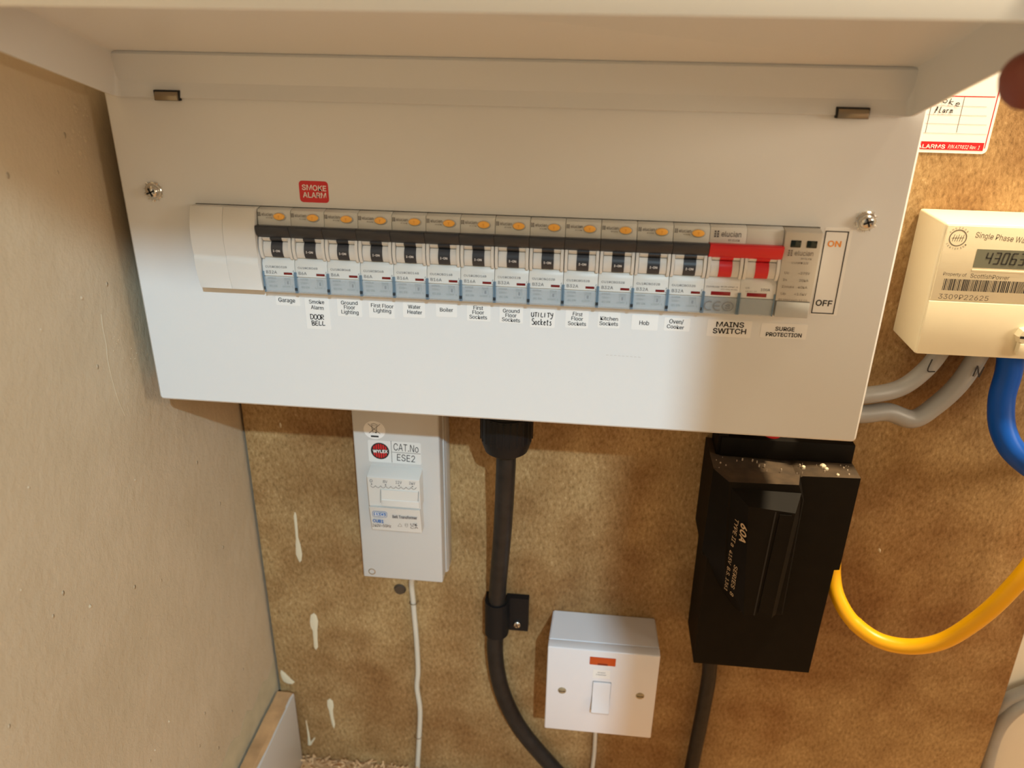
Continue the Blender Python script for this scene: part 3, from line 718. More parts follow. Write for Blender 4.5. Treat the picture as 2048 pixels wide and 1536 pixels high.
part('column_lines', M['grey_print'], no, vl, 0)
part('lettering', M['white_print'], no, lambda b: (wpx(b, 'FOR ALARMS', 1805, 291, 1890, 293, 8, yN-.0003, .02), wpx(b, 'P/N AT9832 Rev. 1', 1896, 293, 1959, 295, 8, yN-.0003, 0, .25)), 0)
part('handwriting', M['ink'], no, lambda b: (hand(b, 'Smoke', 1862, 192, 1925, 209, 12, yN-.0003, .0004), hand(b, 'Alarm', 1872, 219, 1908, 221, 11, yN-.0003, .0004)), 0)

# ================================================================ ELECTRICITY METER
mx0, mx1, mz0, mz1, md = .4103, .5350, -.0922, -.0112, .042
me_ = thing('electricity_meter', (mx0, 0, mz0), 'cream plastic electricity meter with grey display, right of the fuse box', 'electricity meter')
part('case', M['cream'], me_, lambda b: box(b, mx0, mx1, -md+.0006, -.0003, mz0, mz1, .0016, 3))
part('faceplate', M['cream'], me_, lambda b: box(b, mx0+.0015, mx1-.0015, -md-.0002, -md+.002, -.0569, mz1-.0012, .0005))
part('terminal_cover', M['cream'], me_, lambda b: box(b, mx0+.0008, mx1-.0008, -md-.0006, -md+.002, mz0+.0006, -.0576, .0006))
yM = -md-.00021
lc = part('display', M['lcd'], me_, lambda b: plate(b, [(at(1955, 498, y=yM).x+.0, at(1955, 498, y=yM).z), (at(1955, 498, y=yM).x, at(1945, 535, y=yM).z), (.474, at(1945, 535, y=yM).z), (.474, at(1955, 498, y=yM).z)], yM-.0002, yM+.0002))
def seg(b, ch, x, z, w_, h, y):
    t = h*.11; S = {'a': ((0, h), (w_, h)), 'b': ((w_, h), (w_, h/2)), 'c': ((w_, h/2), (w_, 0)), 'd': ((0, 0), (w_, 0)), 'e': ((0, h/2), (0, 0)), 'f': ((0, h), (0, h/2)), 'g': ((0, h/2), (w_, h/2))}
    D = {'4': 'bcfg', '3': 'abcdg', '0': 'abcdef', '6': 'acdefg', '7': 'abc', '2': 'abged'}
    for s in D[ch]:
        (a, c), (d, e) = S[s]; ribbon(b, [Vector((x+a+.12*c, y, z+c)), Vector((x+d+.12*e, y, z+e))], t*1.2, 0)
def digits(b):
    a = at(1968, 527, y=yM); h = at(1968, 505, y=yM).z-a.z
    for i, ch in enumerate('430637'): seg(b, ch, a.x+i*h*.72, a.z, h*.42, h, yM-.0003-.00002*i)
part('digits', M['lcdd'], lc, digits, 0)
bez = part('display_rim', M['cream'], me_, lambda b: box(b, at(1943, 540, y=yM).x, .476, yM-.0005, yM+.0002, at(1943, 545, y=yM).z+.0006, at(1943, 538, y=yM).z, .0002))
def mprint(b):
    wpx(b, 'Single Phase Watthour Meter', 1952, 469, 2125, 489, 12, yM-.00005)
    wpx(b, 'Property of', 1887, 547, 1933, 550, 7, yM-.00005); wpx(b, 'ScottishPower', 1941, 551, 2019, 556, 9, yM-.00005)
    wpx(b, '3309P22625', 1877, 592, 1977, 597, 10.5, yM-.00005)
    c = at(1916, 476, y=yM-.00005); n = 32; r = .0046
    ribbon(b, [c+Vector((r*math.cos(2*math.pi*k/n), 0, r*math.sin(2*math.pi*k/n))) for k in range(n+1)], .0006, 0)
    for k in range(5):
        a = .5+k*.9; ribbon(b, [c+Vector((-r*.6+k*r*.28, 0, -r*.45)), c+Vector((-r*.45+k*r*.28, 0, r*.45*(1-.3*(k % 2))))], .0003, 0)
    ribbon(b, [c+Vector((-r*.75, 0, -r*.05)), c+Vector((r*.75, 0, r*.05))], .0003, 0)
    for s, a0, a1, rr in (('ANE2008', 145, 40, r*1.16), ('CERTIFIED', 215, 325, r*1.5)):
        for i, chh in enumerate(s):
            a = math.radians(a0+(a1-a0)*i/(len(s)-1)); up = Vector((math.cos(a), 0, math.sin(a)))*(1 if a1 < a0 else -1)
            xd = Vector((up.z, 0, -up.x)); o = c+Vector((math.cos(a), 0, math.sin(a)))*rr
            write(b, chh, o-xd*.0005, xd, up, .0008, .0011)
part('lettering', mat('brown_grey_print', (.16, .13, .09), .6), me_, mprint, 0)
def barcode(b):
    rnd = random.Random(3); x = at(1886, 572, y=yM).x; z0 = at(1884, 580, y=yM).z; z1_ = at(1886, 557, y=yM).z; y = yM-.00005
    while x < .468:
        w_ = rnd.choice((.0003, .0003, .0006)); ribbon(b, [Vector((x, y, z0)), Vector((x, y, z1_))], w_, 0); x += w_+rnd.choice((.0003, .0003, .0006))
part('barcode', M['black_print'], me_, barcode, 0)
c_ = at(2052, 672, y=-md-.003)
part('seal_screw', M['cream'], me_, lambda b: (lathe(b, [(.0058, .004), (.0056, -.0005), (.0048, -.0016), (.0003, -.0018)], (c_.x, -md-.0035, c_.z), n=8), box(b, c_.x-.0035, c_.x+.0035, -md-.006, -md-.001, c_.z-.0118, c_.z-.004, .001)))
part('seal_hole', M['slot'], me_, lambda b: box(b, c_.x-.0042, c_.x+.003, -md-.0058, -md-.0052, c_.z-.0010, c_.z+.0004))

# ================================================================ CABLES at the right
def cable(name, pts, r, mt, label, cat='cable', flat=1.0, group=None, n=16):
    bm = nb(); P = [Vector(p) if len(p) == 3 and abs(p[0]) < 3 else at(p[0], p[1], y=p[2]) for p in pts]
    tube(bm, P, r, n=n, flat=flat); o = finish(name, bm, mt, None, 60); tag(o, label, cat, group); return o
gl = cable('meter_cable', [(1660, 790, -.030), (1735, 790, -.026), (1800, 776, -.02), (1848, 742, -.018), (1882, 700, -.018), (1892, 670, -.018)], .0056, M['grey'], 'upper grey meter cable marked L, from fuse box to meter')
gn = cable('meter_cable', [(1660, 826, -.030), (1725, 828, -.026), (1775, 824, -.022), (1825, 838, -.02), (1870, 812, -.018), (1920, 765, -.018), (1962, 700, -.018), (1975, 670, -.018)], .0062, M['grey'], 'lower grey meter cable marked N, with an S bend')
cable('blue_cable', [(2024, 680, -.020), (2018, 740, -.022), (2003, 800, -.026), (2006, 860, -.032), (2035, 910, -.038), (2100, 950, -.04), (2200, 945, -.036), (2320, 890, -.026), (2450, 860, -.012), (2600, 860, -.010), (2800, 870, .004), (3100, 880, .008)], .0078, M['blue'], 'thick bright blue cable hanging from the meter', 'cable')
cable('yellow_cable', [(1668, 1110, -.018), (1667, 1150, -.022), (1676, 1195, -.030), (1706, 1243, -.040), (1757, 1280, -.05), (1820, 1293, -.058), (1885, 1282, -.066), (1950, 1243, -.074), (2010, 1190, -.08), (2075, 1110, -.082), (2125, 1000, -.070), (2150, 880, -.050), (2150, 780, -.035), (2145, 690, -.024)], [.0052]*3+[.0055]*10, M['yellow'], 'bright yellow cable looping from the black fuse holder')
def mark(b, ch, u, v, h, y, ang):
    hand(b, ch, u, v, u+math.cos(ang)*h*.8, v+math.sin(ang)*h*.8, h, y, .0009)
part('ink_mark', M['ink'], gl, lambda b: mark(b, 'L', 1858, 731, 26, -.0245, .1), 0)
part('ink_mark', M['ink'], gn, lambda b: mark(b, 'N', 1950, 742, 22, -.0250, .15), 0)
# grey cables on the cream wall at the lower right
GC = 'grey cables on the cream wall at lower right'
cable('grey_cable', [(2700, 1330, .010), (2400, 1335, .010), (2200, 1345, .010), (2110, 1362, .010), (2048, 1384, .010), (2010, 1402, .010), (1985, 1432, .0125), (1975, 1450, .0125)], .0052, M['dgrey'], 'topmost grey cable curving behind the board edge at lower right', group=GC)
cable('grey_cable', [(2700, 1375, .0075), (2400, 1375, .0075), (2200, 1382, .0075), (2110, 1395, .0075), (2050, 1405, .0075), (2012, 1432, .0075), (1990, 1465, .008), (1976, 1510, .008), (1966, 1560, .008), (1955, 1620, .008)], .0062, M['dgrey'], 'lower grey cable bending down along the board edge', group=GC)

# ================================================================ BELL TRANSFORMER BOX
bx0, bx1, bz0, bz1, bdp = .0478, .1102, -.3035, -.120, .033
be = thing('bell_transformer_box', (.08, 0, bz0), 'light grey plastic box marked CAT.No ESE2 under the fuse box', 'enclosure')
part('base', M['bell'], be, lambda b: box(b, bx0-.0005, bx1+.0012, -.016, -.0002, bz0-.0020, bz1, .0006))
def bcover(b):
    x0, x1, z0, z1 = bx0, bx1, bz0, bz1
    box(b, x0, x1, -bdp, -.0165, z0, z1, .0014, 3)
part('cover', M['bell'], be, bcover)
yb = -bdp
part('cover_lip', M['bell'], be, lambda b: box(b, bx1-.0002, bx1+.0010, -.0205, -.0165, bz0+.001, bz1, .0003))
sc_ = at(744, 1143, y=yb)
part('cover_screw', M['brass'], be, lambda b: lathe(b, [(.0028, .002), (.0028, -.0002), (.0022, -.0003), (.0018, .0004), (.00005, .0006)], (sc_.x, yb, sc_.z)))
# round bin sticker
c = at(749, 860, y=yb)
bs = part('sticker', M['paper'], be, lambda b: plate(b, ell(c.x, c.z, .0079, .0072, 32), yb-.00015, yb), label='round white sticker with a crossed-out wheelie bin')
def bin_(b):
    y = yb-.0003; s = .0034
    V = lambda x, z: Vector((c.x+x*s, y, c.z+.0010+z*s))
    ribbon(b, [V(-.55, .75), V(-.35, -.8), V(.4, -.8), V(.55, .75), V(-.6, .75)], .0003, 0)
    ribbon(b, [V(-.7, 1.0), V(0, 1.25), V(.75, .95)], .0003, 0)
    ribbon(b, [V(-1.3, 1.1), V(1.2, -1.1)], .00028, 0); ribbon(b, [V(1.3, 1.2), V(-1.2, -1.1)], .00028, 0)
    lathe(b, [(.0006, 0), (.0006, -.00005)], (c.x+.0010, y, c.z-.0018), n=10)
    box(b, c.x-.0028, c.x+.0028, y-.00005, y, c.z-.0056, c.z-.0043)
part('bin_symbol', M['black_print'], bs, bin_, 0)
cs = sticker((737, 883, 842, 926), [('CAT.No', 787, 893, 837, 898, 15), ('ESE2', 794, 914, 830, 918, 14)], 'plastic', 'black_print', 'silver sticker reading CAT.No ESE2 with a red and black round badge', y=yb, parent=be, r=.001, bold=0)
def lines_(b):
    y = yb-.0002; p = at(784, 903, y=y); q = at(783, 925, y=y); 
    ribbon(b, [Vector((at(783, 903, y=y).x, y, at(783, 882, y=y).z)), Vector((at(783, 903, y=y).x, y, at(783, 925, y=y).z))], .0003, 0)
    zz = at(810, 906, y=y).z; ribbon(b, [Vector((at(784, 904, y=y).x, y, zz)), Vector((at(841, 907, y=y).x, y, zz))], .0003, 0)
    c2 = at(760, 902, y=y)
    n = 36; ribbon(b, [c2+Vector((.0062*math.cos(2*math.pi*k/n), 0, .0062*math.sin(2*math.pi*k/n))) for k in range(n+1)], .0010, 0)
    for k in range(7):
        x = (k-3)*.0017; h = math.sqrt(max(0, .0060**2-x*x))
        ribbon(b, [c2+Vector((x, -.00002, -h)), c2+Vector((x, -.00002, h))], .0006, 0)
    box(b, c2.x-.0064, c2.x+.0064, y-.00012, y-.00005, c2.z-.0013, c2.z+.0013)
c2 = at(760, 902, y=yb)
part('badge_disc', M['redpaper'], cs, lambda b: plate(b, ell(c2.x, c2.z, .0062, .0062, 32), yb-.00018, yb-.0001), 0)
part('badge_lines', M['black_print'], cs, lines_, 0)
part('badge_lettering', M['white_print'], cs, lambda b: wpx(b, 'WYLEX', 746, 902, 775, 903, 6, yb-.00045, .03), 0)
# transformer module inside
tr = thing('bell_transformer', (.078, -bdp, -.25), 'white modular bell transformer clipped in the light grey box', 'transformer')
yt = yb-.0115
tx0, tx1 = at(736, 1000, y=yt).x, at(841, 1000, y=yt).x
def tz(v): return at(790, v, y=yt).z
zt1, zt0 = tz(958), at(790, 1062, y=yt+.0040).z
zc = (tz(1017))
part('upper_body', M['bellmod'], tr, lambda b: prism(b, [(yb+.004, zt1+.0035), (yb-.0002, zt1+.0035), (yt+.001, zt1+.0009), (yt, zt1), (yt+.0012, zc+.0003), (yb+.004, zc+.0003)], tx0+.0003, tx1-.0003, .0003))
part('lower_body', M['bellmod'], tr, lambda b: prism(b, [(yb+.004, zc), (yt-.0004, zc), (yt-.0002, zc-.0006), (yt+.0034, zt0+.0004), (yt+.0042, zt0), (yb+.004, zt0)], tx0+.0006, tx1-.0008, .0003))
part('label_holder', M['bellmod'], tr, lambda b: prism(b, [(yt+.001, tz(981)), (yt-.0003, tz(981)), (yt-.0001, tz(1000)), (yt-.0006, tz(1001)), (yt-.0005, tz(1013)), (yt+.001, tz(1013))], at(763, 990, y=yt).x, at(838, 990, y=yt).x, .0002))
def tprint(b):
    y = yt-.0003
    for s, u in (('0', 743), ('8V', 771), ('12V', 798), ('24V', 825)):
        wpx(b, s, u-2-2*len(s)*.8, 961+(u-743)*.06, u+2*len(s)*.9, 962+(u-743)*.06, 6, y)
    pts = []
    for k in range(9):
        u = 743+k*10.2; v = 971+(u-743)*.05
        for j in range(7): pts.append(at(u+10.2*j/6-2, v+4*math.sin(math.pi*j/6), y=y))
    ribbon(b, pts, .0003, 0)
    for u in (743, 771, 798, 825): lathe(b, [(.0005, 0), (.0005, -.00005)], tuple(at(u, 968+(u-743)*.06, y=y)), n=8)
    ribbon(b, [at(761, 979, y=y-.0002), at(761, 1005, y=y-.0002)], .0003, 0); ribbon(b, [at(837, 983, y=y-.0002), at(836, 1003, y=y-.0002)], .0003, 0)
    y2 = yt+.0002
    wpx(b, 'Bell Transformer', 785, 1033, 834, 1036, 6, y2, .02); wpx(b, '240V~50Hz', 745, 1050, 782, 1052, 6, y2, .01)
    wpx(b, 'UK', 821, 1049, 835, 1049, 5, y2+.0006, .0); wpx(b, 'CA', 821, 1055, 836, 1055, 5, y2+.0006, .0)
    c = at(800, 1051, y=y2+.0004); s = .0016
    ribbon(b, [c+Vector((a*s, 0, d*s)) for a, d in ((-1, -.6), (-.6, .2), (0, 1.2), (.6, .2), (1, -.6), (-1, -.6))], .0002, 0)
    c = at(813, 1051, y=y2+.0004); ribbon(b, [c+Vector((a*s, 0, d*s)) for a, d in ((-.6, 1), (.6, 1), (.6, -.3), (0, -1), (-.6, -.3), (-.6, 1))], .0002, 0); ribbon(b, [c+Vector((-.6*s, 0, .3*s)), c+Vector((.6*s, 0, .3*s))], .0002, 0)
part('lettering', M['grey_print'], tr, tprint, 0)
def bgl(b):
    y2 = yt+.0000; wpx(b, 'CUB1', 746, 1041, 767, 1043, 6, y2, .04)
    a = at(745, 1022, y=y2); c = at(774, 1035, y=y2); pts = rrect(a.x, c.x, c.z, a.z, .0012)
    ribbon(b, [Vector((p[0], y2, p[1])) for p in pts]+[Vector((pts[0][0], y2, pts[0][1]))], .0003, 0)
    plate(b, rrect(a.x+.0010, (a.x+c.x)/2-.0002, c.z+.001, a.z-.001, .0003), y2-.00003, y2); plate(b, rrect((a.x+c.x)/2+.0002, c.x-.001, c.z+.001, a.z-.001, .0003), y2-.00003, y2)
part('logo', M['blueprint'], tr, bgl, 0)
part('logo_letters', M['white_print'], tr, lambda b: (wpx(b, 'B', 750, 1028, 758, 1028, 6, yt-.0001), wpx(b, 'G', 761, 1029, 769, 1029, 6, yt-.0001)), 0)
# bell wire
cable('bell_wire', [(824, 1150, -.010), (823, 1170, -.0045), (826, 1200, -.003), (828, 1225, -.003), (833, 1280, -.003), (836, 1340, -.003), (834, 1375, -.003), (840, 1420, -.003), (838, 1480, -.003), (835, 1540, -.003), (835, 1600, -.003)], .0022, M['wcord'], 'thin white bell wire running down from the light grey box', 'wire')
for u, v in ((827, 1205), (836, 1473)):
    p = at(u, v, y=-.003)
    o = part('wire_staple', M['brass'], None, lambda b: tube(b, [(p.x-.003, .0005, p.z), (p.x-.003, -.004, p.z), (p.x-.001, -.0058, p.z), (p.x+.001, -.0058, p.z), (p.x+.003, -.004, p.z), (p.x+.003, .0005, p.z)], .0004, n=8, smooth=4))
    tag(o, 'small metal staple over the white bell wire, ' + ('just below the light grey box' if v < 1300 else 'near the bottom of the board'), 'staple', 'staples on the bell wire')
cable('white_wire', [(1192, 1440, -.004), (1190, 1478, -.003), (1188, 1510, -.003), (1184, 1545, -.003), (1182, 1600, -.003)], .0018, M['wcord'], 'thin white wire below the square isolator switch', 'wire')

# ================================================================ BLACK GLAND, CABLE AND CLEAT
gc = (.1592, -.045)
g = thing('cable_gland', (gc[0], gc[1], ZB), 'black ribbed cable gland under the fuse box', 'cable gland')
part('lock_nut', M['rubber'], g, lambda b: lathe(b, [(.0175, .001), (.0175, -.012), (.0168, -.013), (.0168, -.030)], (gc[0], gc[1], ZB), 'z', 32))
part('dome_cap', M['rubber'], g, lambda b: lathe(b, [(.0176, -.030), (.0178, -.046), (.0168, -.052), (.0148, -.058), (.0100, -.0615), (.0085, -.062)], (gc[0], gc[1], ZB), 'z', 32))
def ribs(b):
    for k in range(24):
        a = 2*math.pi*k/24; r0 = .0173; x = gc[0]+r0*math.cos(a); y = gc[1]+r0*math.sin(a)
        box(b, x-.0007, x+.0007, y-.0007, y+.0007, ZB-.049, ZB-.031, .0002)
part('grip_ribs', M['rubber'], g, ribs)
cable('black_cable', [(gc[0], gc[1], -.14), (gc[0], gc[1], -.175), (.1585, -.042, -.20), (.1558, -.030, -.25), (.152, -.018, -.30), (.1500, -.012, -.33)]+[(993, 1250, -.010), (990, 1300, -.010), (998, 1360, -.010), (1016, 1412, -.010), (1045, 1463, -.010), (1090, 1517, -.010), (1140, 1570, -.010), (1200, 1620, -.010)], .0069, M['armour'], 'thick scuffed black cable from the gland curving down the board', 'cable')
cl0 = at(993, 1240, y=-.010)
cl = thing('cable_cleat', (cl0.x, 0, cl0.z), 'black plastic cleat with one screw holding the thick black cable', 'cable clip')
za, zb_ = at(1010, 1207, y=-.012).z+.001, at(1010, 1259, y=-.0062).z
def strap(b):
    r0, r1 = .0072, .0098; n = 12; cx, cy = cl0.x+.0002, -.0100
    def outline(r, ext):
        p = [(cx-r, -.0001)]+[(cx-r*math.cos(math.pi*k/n), cy-r*math.sin(math.pi*k/n)) for k in range(n+1)]
        return p
    a = outline(r1, 0); c = outline(r0, 0)
    a = a+[(cx+r1, -.0062), (cx+.0255, -.0062), (cx+.0255, -.0001)]; 
    c = c+[(cx+r0, -.0001)]
    lo, hi = zb_, za
    poly = a+c[::-1]
    va = [b.verts.new((p[0], p[1], lo)) for p in poly]; vb = [b.verts.new((p[0], p[1], hi)) for p in poly]
    m = len(poly); f1 = b.faces.new(va); f2 = b.faces.new(vb[::-1])
    for i in range(m): b.faces.new((va[i], vb[i], vb[(i+1) % m], va[(i+1) % m]))
    bmesh.ops.triangulate(b, faces=[f1, f2])
part('strap', M['rubber'], cl, strap, 40)
sp_ = at(1034, 1248, y=-.0062); screw(cl, Vector((sp_.x, -.0062, sp_.z)), .0032, M['steel'], .0012, False)

# ================================================================ MAIN FUSE HOLDER
fu = thing('fuse_holder', (.345, 0, -.349), 'old black bakelite fuse holder marked 60A, dusty on top', 'fuse holder')
fy = -.045
def fbody(b):
    pts = [(.3040, -.349), (.3888, -.349), (.3905, -.2548), (.3940, -.2543), (.3945, -.1803), (.3575, -.1815), (.3545, -.1835), (.2990, -.1800), (.2992, -.2500), (.3030, -.2510)]
    plate(b, pts, fy, -.0002)
    for f in b.faces:
        pass
    bmesh.ops.recalc_face_normals(b, faces=b.faces)
    for f in b.faces:
        if f.normal.z > .7: f.material_index = 1
part('body', [M['black'], M['dust']], fu, fbody)
def loft(b, p0, y0, p1, y1):
    v0 = [b.verts.new(at(u, v, y=y0)) for u, v in p0]; v1 = [b.verts.new(at(u, v, y=y1)) for u, v in p1]; n = len(p0)
    for i in range(n): b.faces.new((v0[i], v0[(i+1) % n], v1[(i+1) % n], v1[i]))
    b.faces.new(v1)
part('fuse_shoulder', [M['black'], M['dust']], fu, lambda b: (loft(b,
    [(1427, 937), (1404, 1102), (1415, 1118), (1430, 1155), (1445, 1182), (1462, 1206), (1480, 1224), (1565, 1230), (1608, 1000), (1600, 949)], fy+.0002,
    [(1458, 964), (1451, 1090), (1450, 1110), (1450, 1135), (1453, 1158), (1460, 1182), (1482, 1222), (1563, 1228), (1606, 1000), (1598, 970)], -.060),
    [setattr(f, 'material_index', 1) for f in b.faces if abs(f.calc_center_median().z+.180) < .004]), 25)
part('fuse_carrier', M['black'], fu, lambda b: loft(b,
    [(1462, 976), (1454, 1090), (1453, 1140), (1459, 1175), (1484, 1222), (1552, 1228), (1597, 1040), (1603, 986)], -.0598,
    [(1497, 1013), (1494, 1090), (1491, 1140), (1489, 1180), (1487, 1231), (1543, 1236), (1583, 1060), (1591, 1027)], -.072), 25)
def slotf(b):
    y = -.0722; ribbon(b, [at(1552, 1024, y=y), at(1508, 1231, y=y)], .0010, 0)
part('centre_slot', M['slot'], fu, slotf, 0)
part('front_ridge', M['black'], fu, lambda b: plate(b, [(at(u, v, y=-.0728).x, at(u, v, y=-.0728).z) for u, v in ((1560, 1030), (1584, 1032), (1538, 1228), (1516, 1226))], -.0728, -.071))
def ftext(b):
    # runs down the slanted left face, rotated a quarter turn
    p0 = at(1497, 1013, y=-.072); q0 = at(1487, 1231, y=-.072); l0 = at(1454, 1110, y=-.0598)
    def spot(u, v):
        # point on the plane through p0, q0, l0
        nrm = (q0-p0).cross(l0-p0).normalized()
        d = F_+R_*((u-1024)/FPX)-U_*((v-768)/FPX); t = (p0-CAM).dot(nrm)/d.dot(nrm); s = nrm if nrm.y < 0 else -nrm
        return CAM+d*t+s*.0008, s
    def ln(s, u0, v0, u1, v1, cap, bold=0, shear=0):
        a, nn = spot(u0, v0); c, _ = spot(u1, v1); xd = (c-a).normalized(); zd = nn.cross(xd).normalized()
        if zd.x < 0: zd = -zd
        write(b, s, a, xd, zd, (c-a).length, cap, bold, shear)
    ln('60A', 1484, 1045, 1480, 1079, .0052, .03, .2); ln('TYPE II a', 1472, 1036, 1463, 1090, .0032, 0, .2)
    ln('415V  B.S. 1361', 1461, 1098, 1450, 1177, .0028, 0, .2); ln('SERIES  8', 1470, 1128, 1461, 1188, .0032, 0, .2)
part('lettering', M['gold_print'], fu, ftext, 0)
def bar(b):
    a = at(1440, 912, z=-.18); c = at(1703, 925, z=-.18); yb2 = -.0260
    box(b, .3052, .3940, yb2, -.002, -.1805, -.1660, .0008)
part('terminal_block', M['black'], fu, bar)
def bars(b):
    box(b, .3030, .3100, -.0245, -.002, -.1805, -.155, .0005); box(b, .318, .326, -.02, -.004, -.167, -.15, .0005)
part('terminal_wall', M['black'], fu, bars)
def bumps(b):
    for k in range(5):
        p = at(1702-k*3.4, 1022+k*18, y=-.030); lathe(b, [(.00005, -.0030), (.0026, -.0022), (.0034, 0), (.0026, .0022), (.00005, .0030)], (.3935, -.030, p.z), 'z', 10)
    
part('knurled_knob', mat('blue_black_plastic', (.02, .024, .03), .4), fu, bumps)
def lumps(b):
    for (u, v, r) in ((1530, 955, .004), (1545, 962, .003), (1520, 962, .0025), (1508, 972, .002)):
        p = at(u, v, y=-.044); lathe(b, [(.0001, r*.7), (r*.8, r*.5), (r, 0), (r*.9, -r*.6)], (p.x, -.043, p.z), 'z', 9)
part('dirt_crumb', M['dust'], fu, lumps, 60)
def debris(b):
    rnd = random.Random(5)
    for k in range(26):
        x = rnd.uniform(.302, .392); y = rnd.uniform(-.044, -.028); l = rnd.uniform(.0003, .001)
        lathe(b, [(l*.7, -.0015), (l*.6, l*.2), (l*.2, l*.6)], (x, y, -.1800), 'z', 5)
part('dust_specks', mat('pale_plaster_crumbs', (.50, .40, .30), .8), fu, debris, 0)
for u, v, l in ((1607, 933, .0014), (1646, 931, .0022), (1653, 937, .0015), (1676, 949, .0011)):
    q = at(u, v, z=-.180); part('plaster_crumb', M['drip'], fu, lambda b: lathe(b, [(l, -.0015), (l*.95, l*.1), (l*.4, l*.55)], (q.x, q.y, -.1800), 'z', 6), 0)
cable('supply_cable', [(1421, 1290, -.012), (1418, 1350, -.011), (1406, 1420, -.011), (1394, 1480, -.011), (1382, 1540, -.011), (1368, 1610, -.011)], .0060, M['armour'], 'black supply cable leaving the bottom of the black fuse holder', 'cable')
cable('supply_tail', [(1520, 855, -.030), (1538, 867, -.030), (1552, 869, -.030), (1568, 858, -.030)], .0028, M['red'], 'short red wire just visible under the fuse box above the black fuse holder', 'wire')

# ================================================================ ISOLATOR SWITCH
ix, iy, iz, dS = .19336, -.0433, -.34740, .086
so = thing('isolator_switch', (ix+dS/2, 0, iz-dS), 'square white wall switch with amber neon on the chipboard', 'switch')
def tap(b, x0, x1, z0, z1, y0, y1, e):
    vs = [b.verts.new((x, y0, z)) for x, z in ((x0+e, z0+e), (x1-e, z0+e), (x1-e, z1), (x0+e, z1))]; vt = [b.verts.new((x, y1, z)) for x, z in ((x0, z0), (x1, z0), (x1, z1), (x0, z1))]
    b.faces.new(vs); b.faces.new(vt[::-1])
    for i in range(4): b.faces.new((vs[i], vs[(i+1) % 4], vt[(i+1) % 4], vt[i]))
    bmesh.ops.bevel(b, geom=list(b.edges), offset=.0008, segments=2, affect='EDGES')
part('back_box', M['gloss'], so, lambda b: tap(b, ix+.0003, ix+dS-.0003, iz-dS+.0003, iz-.0002, -.0002, iy+.0092, .0015))
part('faceplate', M['gloss'], so, lambda b: box(b, ix, ix+dS, iy, iy+.0090, iz-dS, iz, .0012, 3))
part('neon_lens', M['neon'], so, lambda b: (box(b, .2261, .2461, iy-.0006, iy+.001, -.3612, -.3536, .0005)))
part('neon_inner', mat('dark_amber', (.2, .02, .006), .3), so, lambda b: box(b, .2325, .2400, iy-.0008, iy-.0004, -.3608, -.3592))
st = part('sticker', M['paper'], so, lambda b: plate(b, rrect(.2293, .2425, -.3745, -.3660, .0003), iy-.00012, iy), label='tiny white sticker above the rocker')
part('lettering', M['grey_print'], st, lambda b: (write(b, 'Water', (.2328, iy-.0002, -.3692), X, Z, .0062, .0012), write(b, 'Heater', (.2319, iy-.0002, -.3714), X, Z, .0079, .0012)), 0)
part('rocker_gap_shade', M['slot'], so, lambda b: plate(b, rrect(.22975, .24405, -.4083, -.3779, .0005), iy-.00008, iy+.001))  # dark plate paints the shade around the rocker
def rocker(b):
    prism(b, [(iy+.002, -.3782), (iy-.0012, -.3782), (iy-.0018, -.3800), (iy-.0012, -.3910), (iy-.0052, -.4058), (iy-.0044, -.4078), (iy+.002, -.4081)], .2300, .2438, .0004)
part('rocker', M['gloss'], so, rocker)
for (x, z) in ((.2061, -.3908), (.2672, -.3890)): 
    def f(b, x=x, z=z): lathe(b, [(.0033, .0004), (.0033, -.0001), (.0026, -.0006), (.0012, -.0009), (.00005, -.0010)], (x, iy, z), n=20)
    s_ = part('screw', M['dullbrass'], so, f)
    part('screw_slot', M['slot'], s_, lambda b: box(b, x-.0024, x+.0024, iy-.00105, iy-.0004, z-.0003, z+.0003), 0)

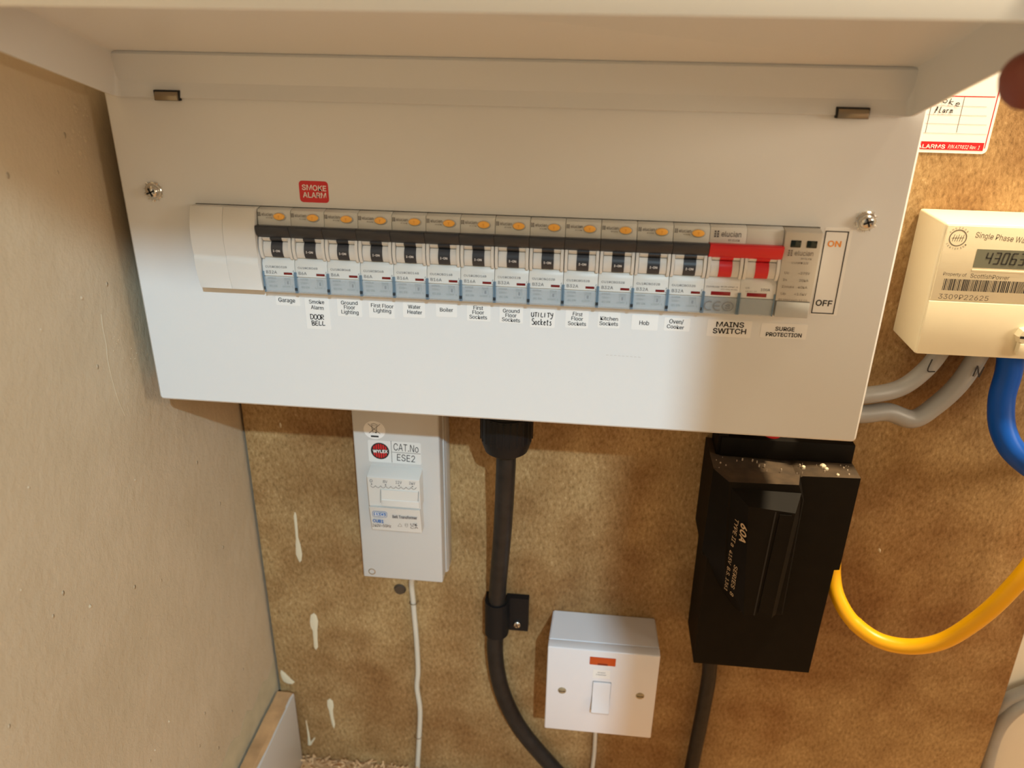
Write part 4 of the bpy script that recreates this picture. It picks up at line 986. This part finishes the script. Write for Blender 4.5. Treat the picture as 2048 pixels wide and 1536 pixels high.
# ================================================================ HAND holding the lid corner
def P3(u, v, depth):
    d = F_+R_*((u-1024)/FPX)-U_*((v-768)/FPX); return CAM+d*depth
def person():
    V = []; E = []; Rd = []
    def add(p, r, par=None):
        V.append(p); Rd.append(r)
        if par is not None: E.append((par, len(V)-1))
        return len(V)-1
    elbow = add(Vector((.80, -.235, -.185)), .044)
    fore = add(Vector((.665, -.228, -.100)), .037, elbow)
    f2 = add(Vector((.565, -.223, -.035)), .029, fore)
    wr = add(Vector((.508, -.224, .000)), .024, f2)
    def finger(chain, par):
        i = par
        for p, r in chain: i = add(p if isinstance(p, Vector) else P3(*p), r, i)
    Vv = Vector
    finger([(Vv((.468, -.221, .030)), .0155), (Vv((.4244, -.216, .0545)), .0135), (Vv((.398, -.216, .071)), .0112), ((2230, 138, .252), .0104), ((2115, 142, .244), .0100), ((2060, 161, .241), .0100), ((2018, 178, .240), .0090)], wr)
    finger([(Vv((.470, -.217, .018)), .0160), (Vv((.4320, -.212, .0370)), .0138), (Vv((.403, -.219, .044)), .0114), ((2240, 385, .254), .0104), ((2150, 410, .248), .0098), ((2090, 430, .246), .0092), ((2046, 436, .246), .0080)], wr)
    finger([(Vv((.472, -.220, .006)), .0155), (Vv((.4350, -.217, .0210)), .0130), (Vv((.407, -.228, .0235)), .0108), ((2290, 545, .256), .0094), ((2200, 570, .250), .0088), ((2150, 582, .248), .0074)], wr)
    finger([(Vv((.462, -.220, .014)), .0200), (Vv((.438, -.217, .020)), .0160), (Vv((.430, -.217, .024)), .0120)], wr)
    finger([(Vv((.474, -.226, -.006)), .0145), (Vv((.4360, -.228, .0050)), .0118), (Vv((.412, -.240, .0040)), .0094), ((2340, 690, .254), .0083), ((2270, 706, .250), .0076), ((2235, 712, .248), .0064)], wr)
    finger([(Vv((.480, -.240, .030)), .0165), (Vv((.448, -.248, .060)), .0145), (Vv((.412, -.247, .096)), .0118), (Vv((.384, -.242, .118)), .0108), (Vv((.362, -.238, .1225)), .0104), (Vv((.343, -.236, .1215)), .0090)], wr)
    me = bpy.data.meshes.new('person'); me.from_pydata([tuple(v) for v in V], E, [])
    o = bpy.data.objects.new('person_tmp', me); COL.objects.link(o)
    m = o.modifiers.new('s', 'SKIN'); m.branch_smoothing = .6
    for i, sv in enumerate(me.skin_vertices[0].data): sv.radius = (Rd[i], Rd[i]); sv.use_root = (i == 3)
    # one continuous surface: fuse the fingers, palm and forearm
    o.modifiers.new('d', 'SUBSURF').levels = 2
    rm = o.modifiers.new('r', 'REMESH'); rm.mode = 'VOXEL'; rm.voxel_size = .0017
    sm_ = o.modifiers.new('m', 'SMOOTH'); sm_.factor = .5; sm_.iterations = 5
    dg = bpy.context.evaluated_depsgraph_get(); nm = bpy.data.meshes.new_from_object(o.evaluated_get(dg))
    bpy.data.objects.remove(o)
    for p in nm.polygons: p.use_smooth = True
    nm.materials.clear(); nm.materials.append(M['skin']); nm.name = 'person'
    r = bpy.data.objects.new('person', nm); COL.objects.link(r)
    tag(r, 'bare hand reaching in from the right edge, fingertips holding the raised white lid', 'person')
person()
